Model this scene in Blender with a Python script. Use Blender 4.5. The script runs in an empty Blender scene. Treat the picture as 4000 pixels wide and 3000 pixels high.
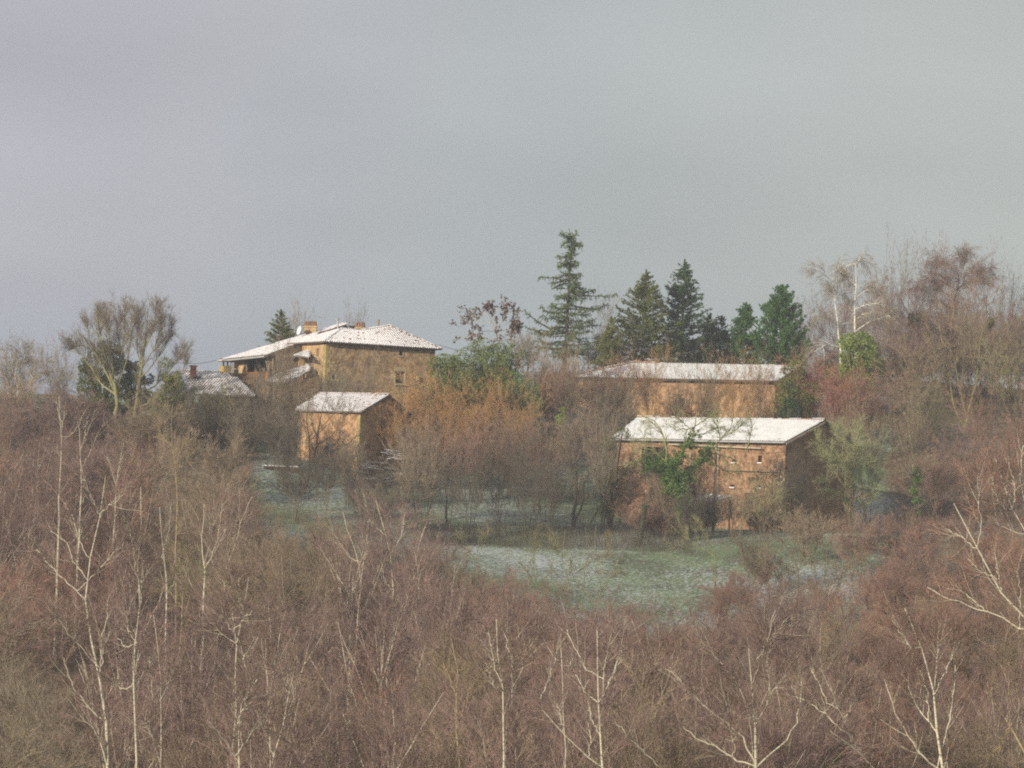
import bpy, math, random
import numpy as np
from mathutils import Vector, Matrix

rng = np.random.default_rng(11)
random.seed(11)
C = bpy.context.scene.collection
sc = bpy.context.scene

# ------------------------------------------------------------------ camera
F = 16000.0                                   # focal length in photo pixels (4000 wide)
ROLL = math.radians(2.3)
PITCH = math.atan(600 / F)
cam_d = bpy.data.cameras.new("camera"); cam_d.lens = 144; cam_d.sensor_width = 36
cam_d.clip_start = 1.0; cam_d.clip_end = 20000
cam = bpy.data.objects.new("camera", cam_d); C.objects.link(cam)
RM = Matrix.Rotation(math.pi / 2 + PITCH, 3, 'X') @ Matrix.Rotation(ROLL, 3, 'Z')
cam.matrix_world = RM.to_4x4()
sc.camera = cam
RN = np.array(RM)

# ------------------------------------------------------------------ sun, sky, exposure
SUN_AZ = np.array([-0.69, -0.72]); SUN_AZ = SUN_AZ / np.linalg.norm(SUN_AZ)
SUN_EL = math.radians(16.5)
to_sun = Vector((SUN_AZ[0] * math.cos(SUN_EL), SUN_AZ[1] * math.cos(SUN_EL), math.sin(SUN_EL)))
sd = bpy.data.lights.new("sun", 'SUN'); sd.energy = 5.0; sd.angle = math.radians(0.6); sd.color = (1.0, 0.90, 0.74)
sun = bpy.data.objects.new("sun", sd); C.objects.link(sun)
sun.rotation_euler = to_sun.to_track_quat('Z', 'Y').to_euler()

world = bpy.data.worlds.new("World"); sc.world = world; world.use_nodes = True
wt = world.node_tree; wt.nodes.clear()
def wn(t, **k):
    n = wt.nodes.new(t)
    for a, b in k.items(): setattr(n, a, b)
    return n
sky = wn('ShaderNodeTexSky', sky_type='NISHITA', sun_disc=False)
sky.sun_elevation = SUN_EL; sky.sun_rotation = math.atan2(to_sun.x, to_sun.y)
tc = wn('ShaderNodeTexCoord'); sep = wn('ShaderNodeSeparateXYZ')
wt.links.new(tc.outputs['Generated'], sep.inputs[0])
# grey storm cloud deck: slate blue low down, lighter above, softly mottled
def ramp(nt, stops, interp='EASE'):
    r = nt.nodes.new('ShaderNodeValToRGB'); cr = r.color_ramp; cr.interpolation = interp
    while len(cr.elements) < len(stops): cr.elements.new(0.5)
    for e, (p, c) in zip(cr.elements, stops):
        e.position = p; e.color = (*c, 1)
    return r
mp = wn('ShaderNodeMapping'); mp.inputs['Scale'].default_value = (9, 9, 22)
wt.links.new(tc.outputs['Generated'], mp.inputs[0])
nz = wn('ShaderNodeTexNoise'); nz.inputs['Scale'].default_value = 1.0; nz.inputs['Detail'].default_value = 3; nz.inputs['Roughness'].default_value = 0.45
wt.links.new(mp.outputs[0], nz.inputs['Vector'])
elev = wn('ShaderNodeMath', operation='MULTIPLY_ADD'); elev.inputs[1].default_value = 0.10; elev.inputs[2].default_value = -0.05
wt.links.new(nz.outputs['Fac'], elev.inputs[0])
el2 = wn('ShaderNodeMath', operation='ADD'); wt.links.new(sep.outputs['Z'], el2.inputs[0]); wt.links.new(elev.outputs[0], el2.inputs[1])
elr = ramp(wt, [(0.0, (0.262, 0.305, 0.352)), (0.035, (0.310, 0.345, 0.372)), (0.085, (0.385, 0.400, 0.410)), (0.15, (0.430, 0.435, 0.446)), (0.6, (0.42, 0.43, 0.45))], 'B_SPLINE')
wt.links.new(el2.outputs[0], elr.inputs[0])
# east-west tint of the cloud: bluer/lavender towards -X, greener towards +X
tr = ramp(wt, [(0.0, (1.0, 0.965, 1.05)), (0.40, (1.0, 0.97, 1.05)), (0.5, (0.96, 1.0, 1.0)), (0.62, (1.0, 1.02, 0.955)), (1.0, (1.0, 1.02, 0.955))], 'LINEAR')
xm = wn('ShaderNodeMath', operation='MULTIPLY_ADD'); xm.inputs[1].default_value = 1.0; xm.inputs[2].default_value = 0.5
wt.links.new(sep.outputs['X'], xm.inputs[0]); wt.links.new(xm.outputs[0], tr.inputs[0])
mul = wn('ShaderNodeMixRGB', blend_type='MULTIPLY'); mul.inputs[0].default_value = 1
wt.links.new(elr.outputs[0], mul.inputs[1]); wt.links.new(tr.outputs[0], mul.inputs[2])
nz2 = wn('ShaderNodeTexNoise'); nz2.inputs['Scale'].default_value = 0.6; nz2.inputs['Detail'].default_value = 2
mp2 = wn('ShaderNodeMapping'); mp2.inputs['Scale'].default_value = (14, 14, 40); wt.links.new(tc.outputs['Generated'], mp2.inputs[0]); wt.links.new(mp2.outputs[0], nz2.inputs['Vector'])
m3 = wn('ShaderNodeMath', operation='MULTIPLY_ADD'); m3.inputs[1].default_value = 4.2; m3.inputs[2].default_value = 8.7
wt.links.new(nz2.outputs['Fac'], m3.inputs[0])
vm = wn('ShaderNodeVectorMath', operation='SCALE'); wt.links.new(mul.outputs[0], vm.inputs[0]); wt.links.new(m3.outputs[0], vm.inputs['Scale'])
mixs = wn('ShaderNodeMixRGB'); mixs.inputs[0].default_value = 0.93
wt.links.new(sky.outputs[0], mixs.inputs[1]); wt.links.new(vm.outputs[0], mixs.inputs[2])
bg = wn('ShaderNodeBackground'); bg.inputs['Strength'].default_value = 0.1
out = wn('ShaderNodeOutputWorld')
wt.links.new(mixs.outputs[0], bg.inputs[0]); wt.links.new(bg.outputs[0], out.inputs[0])

sc.view_settings.view_transform = 'Standard'; sc.view_settings.look = 'None'
sc.view_settings.exposure = 0.15; sc.view_settings.gamma = 1.0; sc.view_settings.use_curve_mapping = False
cy = sc.cycles
cy.max_bounces = 4; cy.diffuse_bounces = 3; cy.glossy_bounces = 1; cy.transmission_bounces = 2; cy.volume_bounces = 0
cy.transparent_max_bounces = 4; cy.use_adaptive_sampling = True; cy.adaptive_threshold = 0.015; cy.pixel_filter_type = 'BLACKMAN_HARRIS'; cy.filter_width = 2.0
cy.use_denoising = False; cy.volume_step_rate = 4; cy.caustics_reflective = False; cy.caustics_refractive = False

# ------------------------------------------------------------------ pixel <-> world
def ray(px, py):
    d = RN @ np.array([(px - 2000) / F, -(py - 1500) / F, -1.0])
    return d / d[1]
def P(px, py, Y): return ray(px, py) * Y
def proj(p):
    c = RN.T @ np.asarray(p, float)
    return 2000 + F * c[0] / -c[2], 1500 - F * c[1] / -c[2]
def hit(px, py, o, n):
    d = ray(px, py); return d * (np.dot(o, n) / np.dot(d, n))
def unit(v): v = np.asarray(v, float); return v / np.linalg.norm(v)

# ------------------------------------------------------------------ objects
def tag(o, label=None, cat=None, group=None, kind=None):
    for k, v in (('label', label), ('category', cat), ('group', group), ('kind', kind)):
        if v: o[k] = v
    return o
def link(name, data, parent=None, loc=None):
    o = bpy.data.objects.new(name, data); C.objects.link(o)
    if parent is not None: o.parent = parent
    if loc is not None: o.location = loc
    return o
def thing(name, label, cat, loc, group=None, kind=None):
    return tag(link(name, None, None, loc), label, cat, group, kind)

class Geo:
    def __init__(s): s.V = []; s.Fs = []; s.n = 0
    def add(s, V, Fc, mat=0, smooth=False):
        V = np.asarray(V, float).reshape(-1, 3); Fc = np.asarray(Fc, int)
        if len(V) == 0 or len(Fc) == 0: return s
        s.V.append(V); s.Fs.append((Fc + s.n, mat, smooth)); s.n += len(V); return s
    def box(s, a, b, mat=0):
        (x0, y0, z0), (x1, y1, z1) = a, b
        V = [(x0,y0,z0),(x1,y0,z0),(x1,y1,z0),(x0,y1,z0),(x0,y0,z1),(x1,y0,z1),(x1,y1,z1),(x0,y1,z1)]
        return s.add(V, [(0,3,2,1),(4,5,6,7),(0,1,5,4),(1,2,6,5),(2,3,7,6),(3,0,4,7)], mat)
    def obox(s, o, ax, ay, az, mat=0):
        """box from corner o along three edge vectors"""
        o, ax, ay, az = map(lambda q: np.asarray(q, float), (o, ax, ay, az))
        V = [o, o+ax, o+ax+ay, o+ay, o+az, o+ax+az, o+ax+ay+az, o+ay+az]
        return s.add(V, [(0,3,2,1),(4,5,6,7),(0,1,5,4),(1,2,6,5),(2,3,7,6),(3,0,4,7)], mat)
    def prism(s, poly, off, mat=0):
        """solid from a planar polygon swept by the vector off"""
        poly = [np.asarray(p, float) for p in poly]; n = len(poly); V = poly + [p + off for p in poly]
        s.V.append(np.array(V)); base = s.n; s.n += 2 * n
        for f in [list(range(n)), list(range(2*n-1, n-1, -1))] + [[i, i+n, (i+1) % n + n, (i+1) % n] for i in range(n)]:
            s.Fs.append((np.array([f]) + base, mat, False))
        return s
    def tube(s, pts, r, m=6, mat=0):
        pts = np.array(pts, float)[None]; k = pts.shape[1]
        R = (np.full((1, k), r) if np.isscalar(r) else np.array(r, float)[None])
        V, Q = tubes(pts, R, m); return s.add(V, Q, mat, True)
    def mesh(s, name, mats, origin=None):
        me = bpy.data.meshes.new(name)
        V = np.concatenate(s.V)
        if origin is not None: V = V - np.asarray(origin, float)
        me.vertices.add(len(V)); me.vertices.foreach_set('co', V.ravel())
        loops = np.concatenate([f.ravel() for f, _, _ in s.Fs])
        tot = np.concatenate([np.full(len(f), f.shape[1]) for f, _, _ in s.Fs])
        mi = np.concatenate([np.full(len(f), m) for f, m, _ in s.Fs])
        sm = np.concatenate([np.full(len(f), b) for f, _, b in s.Fs])
        me.loops.add(len(loops)); me.loops.foreach_set('vertex_index', loops)
        me.polygons.add(len(tot)); st = np.zeros(len(tot), int); st[1:] = np.cumsum(tot)[:-1]
        me.polygons.foreach_set('loop_start', st)
        for m in (mats if isinstance(mats, (list, tuple)) else [mats]): me.materials.append(m)
        me.polygons.foreach_set('material_index', mi); me.polygons.foreach_set('use_smooth', sm)
        me.update(calc_edges=True); return me
    def obj(s, name, mats, parent=None, origin=None):
        """origin: world position of the parent (vertices are given in world space)"""
        if origin is None and parent is not None:
            q = parent; origin = np.zeros(3)
            while q is not None: origin = origin + np.array(q.location); q = q.parent
        return link(name, s.mesh(name, mats, origin), parent)

def tubes(Pn, R, m=3):
    Pn = np.asarray(Pn, float); n, k, _ = Pn.shape
    T = np.gradient(Pn, axis=1); T /= np.linalg.norm(T, axis=2, keepdims=True) + 1e-9
    ref = rng.normal(size=(n, 1, 3)); ref = ref - 0.6 * (ref * T.mean(1, keepdims=True)).sum(2, keepdims=True) * T.mean(1, keepdims=True)
    A = ref - (ref * T).sum(2, keepdims=True) * T; A /= np.linalg.norm(A, axis=2, keepdims=True) + 1e-9
    B = np.cross(T, A)
    ang = np.arange(m) * 2 * math.pi / m
    V = Pn[:, :, None] + R[:, :, None, None] * (A[:, :, None] * np.cos(ang)[None, None, :, None] + B[:, :, None] * np.sin(ang)[None, None, :, None])
    idx = np.arange(n * k * m).reshape(n, k, m)
    a = idx[:, :-1]; b = idx[:, 1:]
    Q = np.stack([a, np.roll(a, -1, 2), np.roll(b, -1, 2), b], -1).reshape(-1, 4)
    return V.reshape(-1, 3), Q
def cones(A, B, r):
    """pointed slivers from A to B: a three-sided base and a tip"""
    n = len(A); T = B - A; T /= np.linalg.norm(T, axis=1, keepdims=True) + 1e-9
    ref = rng.normal(size=(n, 3)); U = np.cross(T, ref); U /= np.linalg.norm(U, axis=1, keepdims=True) + 1e-9; W = np.cross(T, U)
    r = np.broadcast_to(np.asarray(r, float), (n,))[:, None]
    V = np.stack([A + r*U, A + r*(-.5*U + .87*W), A + r*(-.5*U - .87*W), B], 1).reshape(-1, 3)
    i = np.arange(n)[:, None] * 4
    Fc = np.concatenate([i + np.array([0,1,3]), i + np.array([1,2,3]), i + np.array([2,0,3])])
    return V, Fc
def leaves(Pt, size, up=0.0):
    """small folded leaf shapes, two triangles each"""
    n = len(Pt); d = rng.normal(size=(n, 3)); d[:, 2] += up; d /= np.linalg.norm(d, axis=1, keepdims=True)
    e = np.cross(d, rng.normal(size=(n, 3))); e /= np.linalg.norm(e, axis=1, keepdims=True) + 1e-9; f = np.cross(d, e)
    sz = (size * rng.uniform(.6, 1.3, n))[:, None]
    V = np.stack([Pt - d*sz, Pt + e*sz*.55 + f*sz*.12, Pt + d*sz, Pt - e*sz*.55 + f*sz*.12], 1).reshape(-1, 3)
    i = np.arange(n)[:, None] * 4
    return V, np.concatenate([i + np.array([0,1,2]), i + np.array([0,2,3])])

# ------------------------------------------------------------------ materials
def L(r, g, b):
    f = lambda c: (c/255/12.92 if c/255 <= .04045 else ((c/255+.055)/1.055)**2.4)
    return (f(r), f(g), f(b))
def material(name, stops, scale=2.0, detail=5, rough=0.9, bump=0.0, bscale=None, stretch=(1,1,1), vary=0.0, coord='Object', spec=0.2, vor=None):
    m = bpy.data.materials.new(name); m.use_nodes = True; t = m.node_tree; n = t.nodes
    b = n['Principled BSDF']; b.inputs['Roughness'].default_value = rough; b.inputs['Specular IOR Level'].default_value = spec
    c = n.new('ShaderNodeTexCoord'); mpn = n.new('ShaderNodeMapping'); mpn.inputs['Scale'].default_value = stretch
    t.links.new(c.outputs[coord], mpn.inputs[0])
    z = n.new('ShaderNodeTexNoise'); z.inputs['Scale'].default_value = scale; z.inputs['Detail'].default_value = detail; z.inputs['Roughness'].default_value = 0.6
    t.links.new(mpn.outputs[0], z.inputs['Vector'])
    r = ramp(t, stops, 'LINEAR'); t.links.new(z.outputs['Fac'], r.inputs[0]); col = r.outputs[0]
    if vor:
        v = n.new('ShaderNodeTexVoronoi'); v.inputs['Scale'].default_value = vor[0]; t.links.new(mpn.outputs[0], v.inputs['Vector'])
        sv = n.new('ShaderNodeSeparateColor'); t.links.new(v.outputs['Color'], sv.inputs[0])
        mr = n.new('ShaderNodeMapRange'); mr.inputs['To Min'].default_value = 1 - vor[1]; mr.inputs['To Max'].default_value = 1 + vor[1]
        t.links.new(sv.outputs[0], mr.inputs[0])
        vs = n.new('ShaderNodeVectorMath'); vs.operation = 'SCALE'; t.links.new(col, vs.inputs[0]); t.links.new(mr.outputs[0], vs.inputs['Scale']); col = vs.outputs[0]
    if vary:
        oi = n.new('ShaderNodeObjectInfo'); mr = n.new('ShaderNodeMapRange'); mr.inputs['To Min'].default_value = 1 - vary; mr.inputs['To Max'].default_value = 1 + vary
        t.links.new(oi.outputs['Random'], mr.inputs[0])
        vs = n.new('ShaderNodeVectorMath'); vs.operation = 'SCALE'; t.links.new(col, vs.inputs[0]); t.links.new(mr.outputs[0], vs.inputs['Scale']); col = vs.outputs[0]
    t.links.new(col, b.inputs['Base Color'])
    if bump:
        z2 = n.new('ShaderNodeTexNoise'); z2.inputs['Scale'].default_value = bscale or scale * 3; z2.inputs['Detail'].default_value = 4
        t.links.new(mpn.outputs[0], z2.inputs['Vector'])
        bp = n.new('ShaderNodeBump'); bp.inputs['Strength'].default_value = 1.0; bp.inputs['Distance'].default_value = bump
        t.links.new(z2.outputs['Fac'], bp.inputs['Height']); t.links.new(bp.outputs[0], b.inputs['Normal'])
    return m
M = {}
M['pise'] = material('rammed_earth', [(.3, L(118,94,70)), (.45, L(152,118,86)), (.55, L(174,140,105)), (.7, L(142,116,88))], 1.1, 8, bump=.05, bscale=4, vor=(4.5, .30))
M['pise_pale'] = material('pale_earth_render', [(.3, L(142,114,82)), (.5, L(184,154,114)), (.7, L(204,178,140))], .9, 8, bump=.05, bscale=4, vor=(3, .10))
M['barn_wall'] = material('orange_brown_rubble', [(.3, L(100,82,66)), (.48, L(140,108,82)), (.58, L(156,126,98)), (.72, L(118,100,84))], 1.3, 8, bump=.06, bscale=5, vor=(5, .36))
M['stone'] = material('dressed_stone', [(.3, L(150,134,104)), (.6, L(182,164,130))], 2.5, 5, bump=.02, vary=.12)
M['quoin'] = material('lichen_stone', [(.3, L(140,126,84)), (.5, L(170,150,100)), (.62, L(164,154,90))], 1.6, 5, bump=.02, vary=.15)
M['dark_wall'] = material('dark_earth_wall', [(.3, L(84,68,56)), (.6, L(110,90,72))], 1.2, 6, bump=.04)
M['timber'] = material('weathered_timber', [(.3, L(104,92,76)), (.6, L(150,134,112))], 3, 4, stretch=(1,1,.15), vary=.15)
M['timber_dark'] = material('dark_timber', [(.3, L(58,46,38)), (.6, L(84,68,54))], 3, 4, stretch=(1,1,.15), vary=.15)
M['plank'] = material('brown_planks', [(.3, L(120,80,50)), (.6, L(150,104,66))], 3, 4, stretch=(1,1,.1))
M['pale_timber'] = material('pale_timber', [(.3, L(168,158,138)), (.6, L(196,186,166))], 3, 4)
M['tile'] = material('terracotta', [(.3, L(98,78,64)), (.5, L(136,104,86)), (.7, L(156,124,104))], 2.5, 5, vary=.15, bump=.01)
M['snow'] = material('snow', [(.3, (.74,.75,.77)), (.6, (.84,.84,.85))], 3, 4, rough=.7, bump=.03, bscale=6)
M['barn_snow'] = material('barn_roof_snow', [(.26, L(150,120,104)), (.34, (.72,.72,.71)), (.6, (.83,.83,.82))], 1.4, 7, rough=.7, bump=.03, bscale=7)
M['tile_snow'] = material('thin_snow_on_tiles', [(.36, L(120,96,82)), (.44, (.66,.65,.65)), (.6, (.80,.80,.80))], 2.2, 6, rough=.7, bump=.02, bscale=8)
M['brick'] = material('chimney_brick', [(.3, L(112,68,56)), (.6, L(138,88,74))], 6, 4, bump=.01)
M['dark_glass'] = material('dark_glass', [(.3, (.03,.04,.05)), (.6, (.05,.06,.075))], 1, 2, rough=.15, spec=.5)
M['metal'] = material('grey_metal', [(.3, (.30,.30,.30)), (.6, (.40,.40,.40))], 4, 3, rough=.5)
M['white_metal'] = material('white_metal', [(.3, (.66,.66,.64)), (.6, (.76,.76,.74))], 4, 3, rough=.5)
M['wire'] = material('black_wire', [(.3, (.02,.02,.02)), (.6, (.03,.03,.03))], 4, 2)
# ------------------------------------------------------------------ terrain
_by = np.array([-6000, -600, -300, -60, -20, 0, 60, 110, 150, 200, 260, 320, 360, 400, 430, 470, 520, 640, 900, 1500, 9000], float)
_bz = np.array([30, 30, 22, 6, -1.2, -1.8, -14, -20.5, -21, -17.5, -12.5, -7.5, -1.5, 7, 11.5, 14.5, 15, 8, -12, -24, -30], float)
def base_z(Y): return np.interp(Y, _by, _bz)
CTRL = [(2400,2450,322),(2100,2300,338),(2000,2130,362),(1800,2110,362),(3070,2050,370),(2640,2035,384),(3600,2090,372),(3700,2350,336),(3400,2300,338),
        (2800,2130,352),(3250,2080,362),(1412,1862,383),(1130,1815,387),(1255,1720,399),(1690,1700,404),(1500,1960,370),(1150,1930,372),(1900,1900,385),(2250,1990,382),(560,1860,372),
        (760,1760,381),(800,1700,391),(480,1660,394),(650,1640,396),(100,1700,425),(250,1900,370),(2250,1640,424),(2600,1640,418),(3000,1640,412),(2500,1480,455),
        (2950,1450,452),(3300,1500,450),(3750,1600,425),(3900,1500,460),(3600,1900,395),(2200,1450,440),(1900,1560,412),(1950,1720,404),(1095,1500,425),(300,1640,430),(600,1580,430),
        (3950,1850,400),(0,1950,350),(700,2100,330),(1300,2150,335)]
_cw = np.array([P(*c) for c in CTRL])
_res = _cw[:, 2] - base_z(_cw[:, 1])
def _ker(A, B):
    d = (A[:, None] - B[None]) / np.array([24.0, 20.0]); return np.exp(-.5 * (d**2).sum(2))
_wts = np.linalg.solve(_ker(_cw[:, :2], _cw[:, :2]) + .06 * np.eye(len(_cw)), _res)
def _ripple(x, y):
    return .12*np.sin(x*.11+1)*np.sin(y*.09) + .04*np.sin(x*.43+y*.21) + .025*np.sin(x*.9-y*.7+2)
def ground(x, y):
    q = np.stack([np.atleast_1d(np.asarray(x, float)).ravel(), np.atleast_1d(np.asarray(y, float)).ravel()], 1)
    z = base_z(q[:, 1]) + np.clip(_ker(q, _cw[:, :2]) @ _wts, -9, 9) + _ripple(q[:, 0], q[:, 1])
    return z if np.ndim(x) else float(z[0])

M['ground'] = m = bpy.data.materials.new('snow_dusted_grass'); m.use_nodes = True; t = m.node_tree; n = t.nodes; b = n['Principled BSDF']; b.inputs['Roughness'].default_value = .95; b.inputs['Specular IOR Level'].default_value = .1
c = n.new('ShaderNodeTexCoord')
za = n.new('ShaderNodeTexNoise'); za.inputs['Scale'].default_value = .35; za.inputs['Detail'].default_value = 7; t.links.new(c.outputs['Object'], za.inputs['Vector'])
ga = ramp(t, [(.30, L(94,86,70)), (.45, L(94,104,78)), (.6, L(110,126,94)), (.75, L(112,108,84))], 'LINEAR'); t.links.new(za.outputs['Fac'], ga.inputs[0])
zb = n.new('ShaderNodeTexNoise'); zb.inputs['Scale'].default_value = 3.2; zb.inputs['Detail'].default_value = 7; zb.inputs['Roughness'].default_value = .72; t.links.new(c.outputs['Object'], zb.inputs['Vector'])
zc = n.new('ShaderNodeTexNoise'); zc.inputs['Scale'].default_value = .07; zc.inputs['Detail'].default_value = 3; t.links.new(c.outputs['Object'], zc.inputs['Vector'])
ad = n.new('ShaderNodeMath'); ad.operation = 'MULTIPLY_ADD'; ad.inputs[1].default_value = .45; t.links.new(zc.outputs['Fac'], ad.inputs[0]); t.links.new(zb.outputs['Fac'], ad.inputs[2])
sr = ramp(t, [(.70, (0,0,0)), (.88, (.72,.72,.72))], 'LINEAR'); t.links.new(ad.outputs[0], sr.inputs[0])
mx = n.new('ShaderNodeMixRGB'); mx.inputs[2].default_value = (.66,.70,.75,1); t.links.new(sr.outputs[0], mx.inputs[0]); t.links.new(ga.outputs[0], mx.inputs[1])
at_ = n.new('ShaderNodeAttribute'); at_.attribute_name = 'leaf_litter'
zl = n.new('ShaderNodeTexNoise'); zl.inputs['Scale'].default_value = 2.2; zl.inputs['Detail'].default_value = 6; t.links.new(c.outputs['Object'], zl.inputs['Vector'])
lr = ramp(t, [(.3, L(70,54,42)), (.5, L(104,82,64)), (.66, L(128,108,84)), (.74, (.45,.45,.45))], 'LINEAR'); t.links.new(zl.outputs['Fac'], lr.inputs[0])
ml = n.new('ShaderNodeMixRGB'); t.links.new(at_.outputs['Fac'], ml.inputs[0]); t.links.new(mx.outputs[0], ml.inputs[1]); t.links.new(lr.outputs[0], ml.inputs[2])
t.links.new(ml.outputs[0], b.inputs['Base Color'])
bp = n.new('ShaderNodeBump'); bp.inputs['Distance'].default_value = .15; t.links.new(zb.outputs['Fac'], bp.inputs['Height']); t.links.new(bp.outputs[0], b.inputs['Normal'])

xs = np.concatenate([[-9000, -4000, -1500, -600, -300, -160], np.arange(-90, 90.1, 1.5), [160, 300, 600, 1500, 4000, 9000]])
ys = np.concatenate([[-6000, -1500, -400, -100], np.arange(-40, 300, 8), np.arange(300, 480, 1.5), np.arange(480, 700, 10), [800, 1000, 1500, 3000, 9000]])
gx, gy = np.meshgrid(xs, ys); gz = ground(gx.ravel(), gy.ravel())
gi = np.arange(gx.size).reshape(gx.shape)
g = Geo(); g.add(np.stack([gx.ravel(), gy.ravel(), gz], 1), np.stack([gi[:-1,:-1], gi[:-1,1:], gi[1:,1:], gi[1:,:-1]], -1).reshape(-1, 4), 0, True)
gob = tag(g.obj('ground', [M['ground']]), kind='structure')
EDGE = np.array([(-300,1640),(0,1700),(200,1700),(420,1740),(600,1860),(800,1900),(1000,1960),(1200,2060),(1400,2110),(1560,2130),(1700,2230),(1850,2330),(2000,2400),(2200,2430),(2400,2470),(2550,2500),(2680,2440),(2800,2360),(2950,2300),(3100,2330),(3250,2390),(3400,2330),(3550,2250),(3700,2230),(3850,2200),(4000,2180),(4300,2150)], float)
_gv = np.stack([gx.ravel(), gy.ravel(), gz], 1); _c = _gv @ RN; _pxg = 2000 + F*_c[:,0]/-np.minimum(_c[:,2], -1); _pyg = 1500 - F*_c[:,1]/-np.minimum(_c[:,2], -1)
_lit = np.clip((_pyg - np.interp(_pxg, EDGE[:,0], EDGE[:,1]) - 60)/160, 0, 1)*(gy.ravel() < 352); _lit = np.maximum(_lit, ((gy.ravel() < 240))*np.where(_pxg > 2600, .45, 1.0)); _lit = np.where((_pxg > 2600) & (gy.ravel() < 352), np.minimum(_lit, .5), _lit)
_lit = np.maximum(_lit, ((_pxg > 3480) & (_pyg < 2040) & (gy.ravel() > 372))*.8); _lit = np.maximum(_lit, ((_pxg < 1000) & (gy.ravel() < 400))*.75)
_la = gob.data.attributes.new('leaf_litter', 'FLOAT', 'POINT'); _la.data.foreach_set('value', _lit)
def ghit(px, py, lo=330., hi=480.):
    for _ in range(26):
        mid = (lo+hi)/2; p = P(px, py, mid)
        if p[2] > ground(p[0], p[1]): lo = mid
        else: hi = mid
    p = P(px, py, hi); return (p[0], p[1], ground(p[0], p[1]))
# ------------------------------------------------------------------ building helpers
class Fr:
    """plan frame: origin O on the near corner, u along the facade, inward v"""
    def __init__(s, O, deg):
        a = math.radians(deg); s.O = np.array([O[0], O[1], 0.0]); s.u = np.array([math.cos(a), math.sin(a), 0]); s.v = np.array([-math.sin(a), math.cos(a), 0])
    def pt(s, a, b, z): return s.O + s.u*a + s.v*b + np.array([0, 0, z])
    def face(s, px, py, b=0.0):       # point on the facade plane at depth b seen at a pixel -> (a, z)
        q = hit(px, py, s.pt(0, b, 0), s.v); return float(np.dot(q - s.O, s.u)), float(q[2])
    def side(s, px, py, a=0.0):       # point on the end plane -> (b, z)
        q = hit(px, py, s.pt(a, 0, 0), s.u); return float(np.dot(q - s.O, s.v)), float(q[2])

def wall(o, d, nrm, L0, z0, z1, openings=(), rough=.035, step=.3, thick=.4, top=None, g=None, mat=0):
    """rough wall sheet from o along d (length L0) with cut openings, reveals and thickness; nrm is the outward normal"""
    g = g or Geo(); o = np.array([o[0], o[1], 0.0]); d = unit(d); nrm = unit(nrm)
    us = set(np.linspace(0, L0, max(2, int(L0/step)+1)).round(4)); zs = set(np.linspace(z0, z1, max(2, int((z1-z0)/step)+1)).round(4))
    for (a0, a1, h0, h1) in openings:
        us = {x for x in us if min(abs(x-a0), abs(x-a1)) > .06} | {a0, a1}; zs = {x for x in zs if min(abs(x-h0), abs(x-h1)) > .06} | {h0, h1}
    us = np.array(sorted(us | {0.0, L0})); zs = np.array(sorted(zs | {z0, z1}))
    nu, nz_ = len(us), len(zs); U, Z = np.meshgrid(us, zs); 
    D = rng.normal(0, rough, U.shape)
    D = .5*D + .125*(np.roll(D,1,0)+np.roll(D,-1,0)+np.roll(D,1,1)+np.roll(D,-1,1))
    D[0] = D[-1] = 0; D[:, 0] = D[:, -1] = 0
    for (a0, a1, h0, h1) in openings:
        k = (U > a0-.02) & (U < a1+.02) & (Z > h0-.02) & (Z < h1+.02); D[k] = 0
    ZZ = Z
    if top is not None:
        tp = np.array([top(x) for x in us]); ZZ = z0 + (Z - z0) / (z1 - z0) * (tp - z0)[None]
    V = o + U.ravel()[:, None]*d + D.ravel()[:, None]*nrm + np.stack([0*U.ravel(), 0*U.ravel(), ZZ.ravel()], 1)
    i = np.arange(nu*nz_).reshape(nz_, nu); Q = np.stack([i[:-1,:-1], i[:-1,1:], i[1:,1:], i[1:,:-1]], -1).reshape(-1, 4)
    cu = (U[:-1,:-1] + U[1:,1:]).ravel()/2; cz = (Z[:-1,:-1] + Z[1:,1:]).ravel()/2
    keep = np.ones(len(Q), bool)
    for (a0, a1, h0, h1) in openings: keep &= ~((cu > a0) & (cu < a1) & (cz > h0) & (cz < h1))
    g.add(V, Q[keep], mat)
    q = lambda a, z, t=0: o + d*a + np.array([0, 0, z]) - nrm*t
    for (a0, a1, h0, h1) in openings:
        for A, B in (((a0,h0),(a0,h1)), ((a0,h1),(a1,h1)), ((a1,h1),(a1,h0)), ((a1,h0),(a0,h0))):
            g.add([q(*A), q(*B), q(*B, thick), q(*A, thick)], [(0,1,2,3)], mat)
    return g

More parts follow.
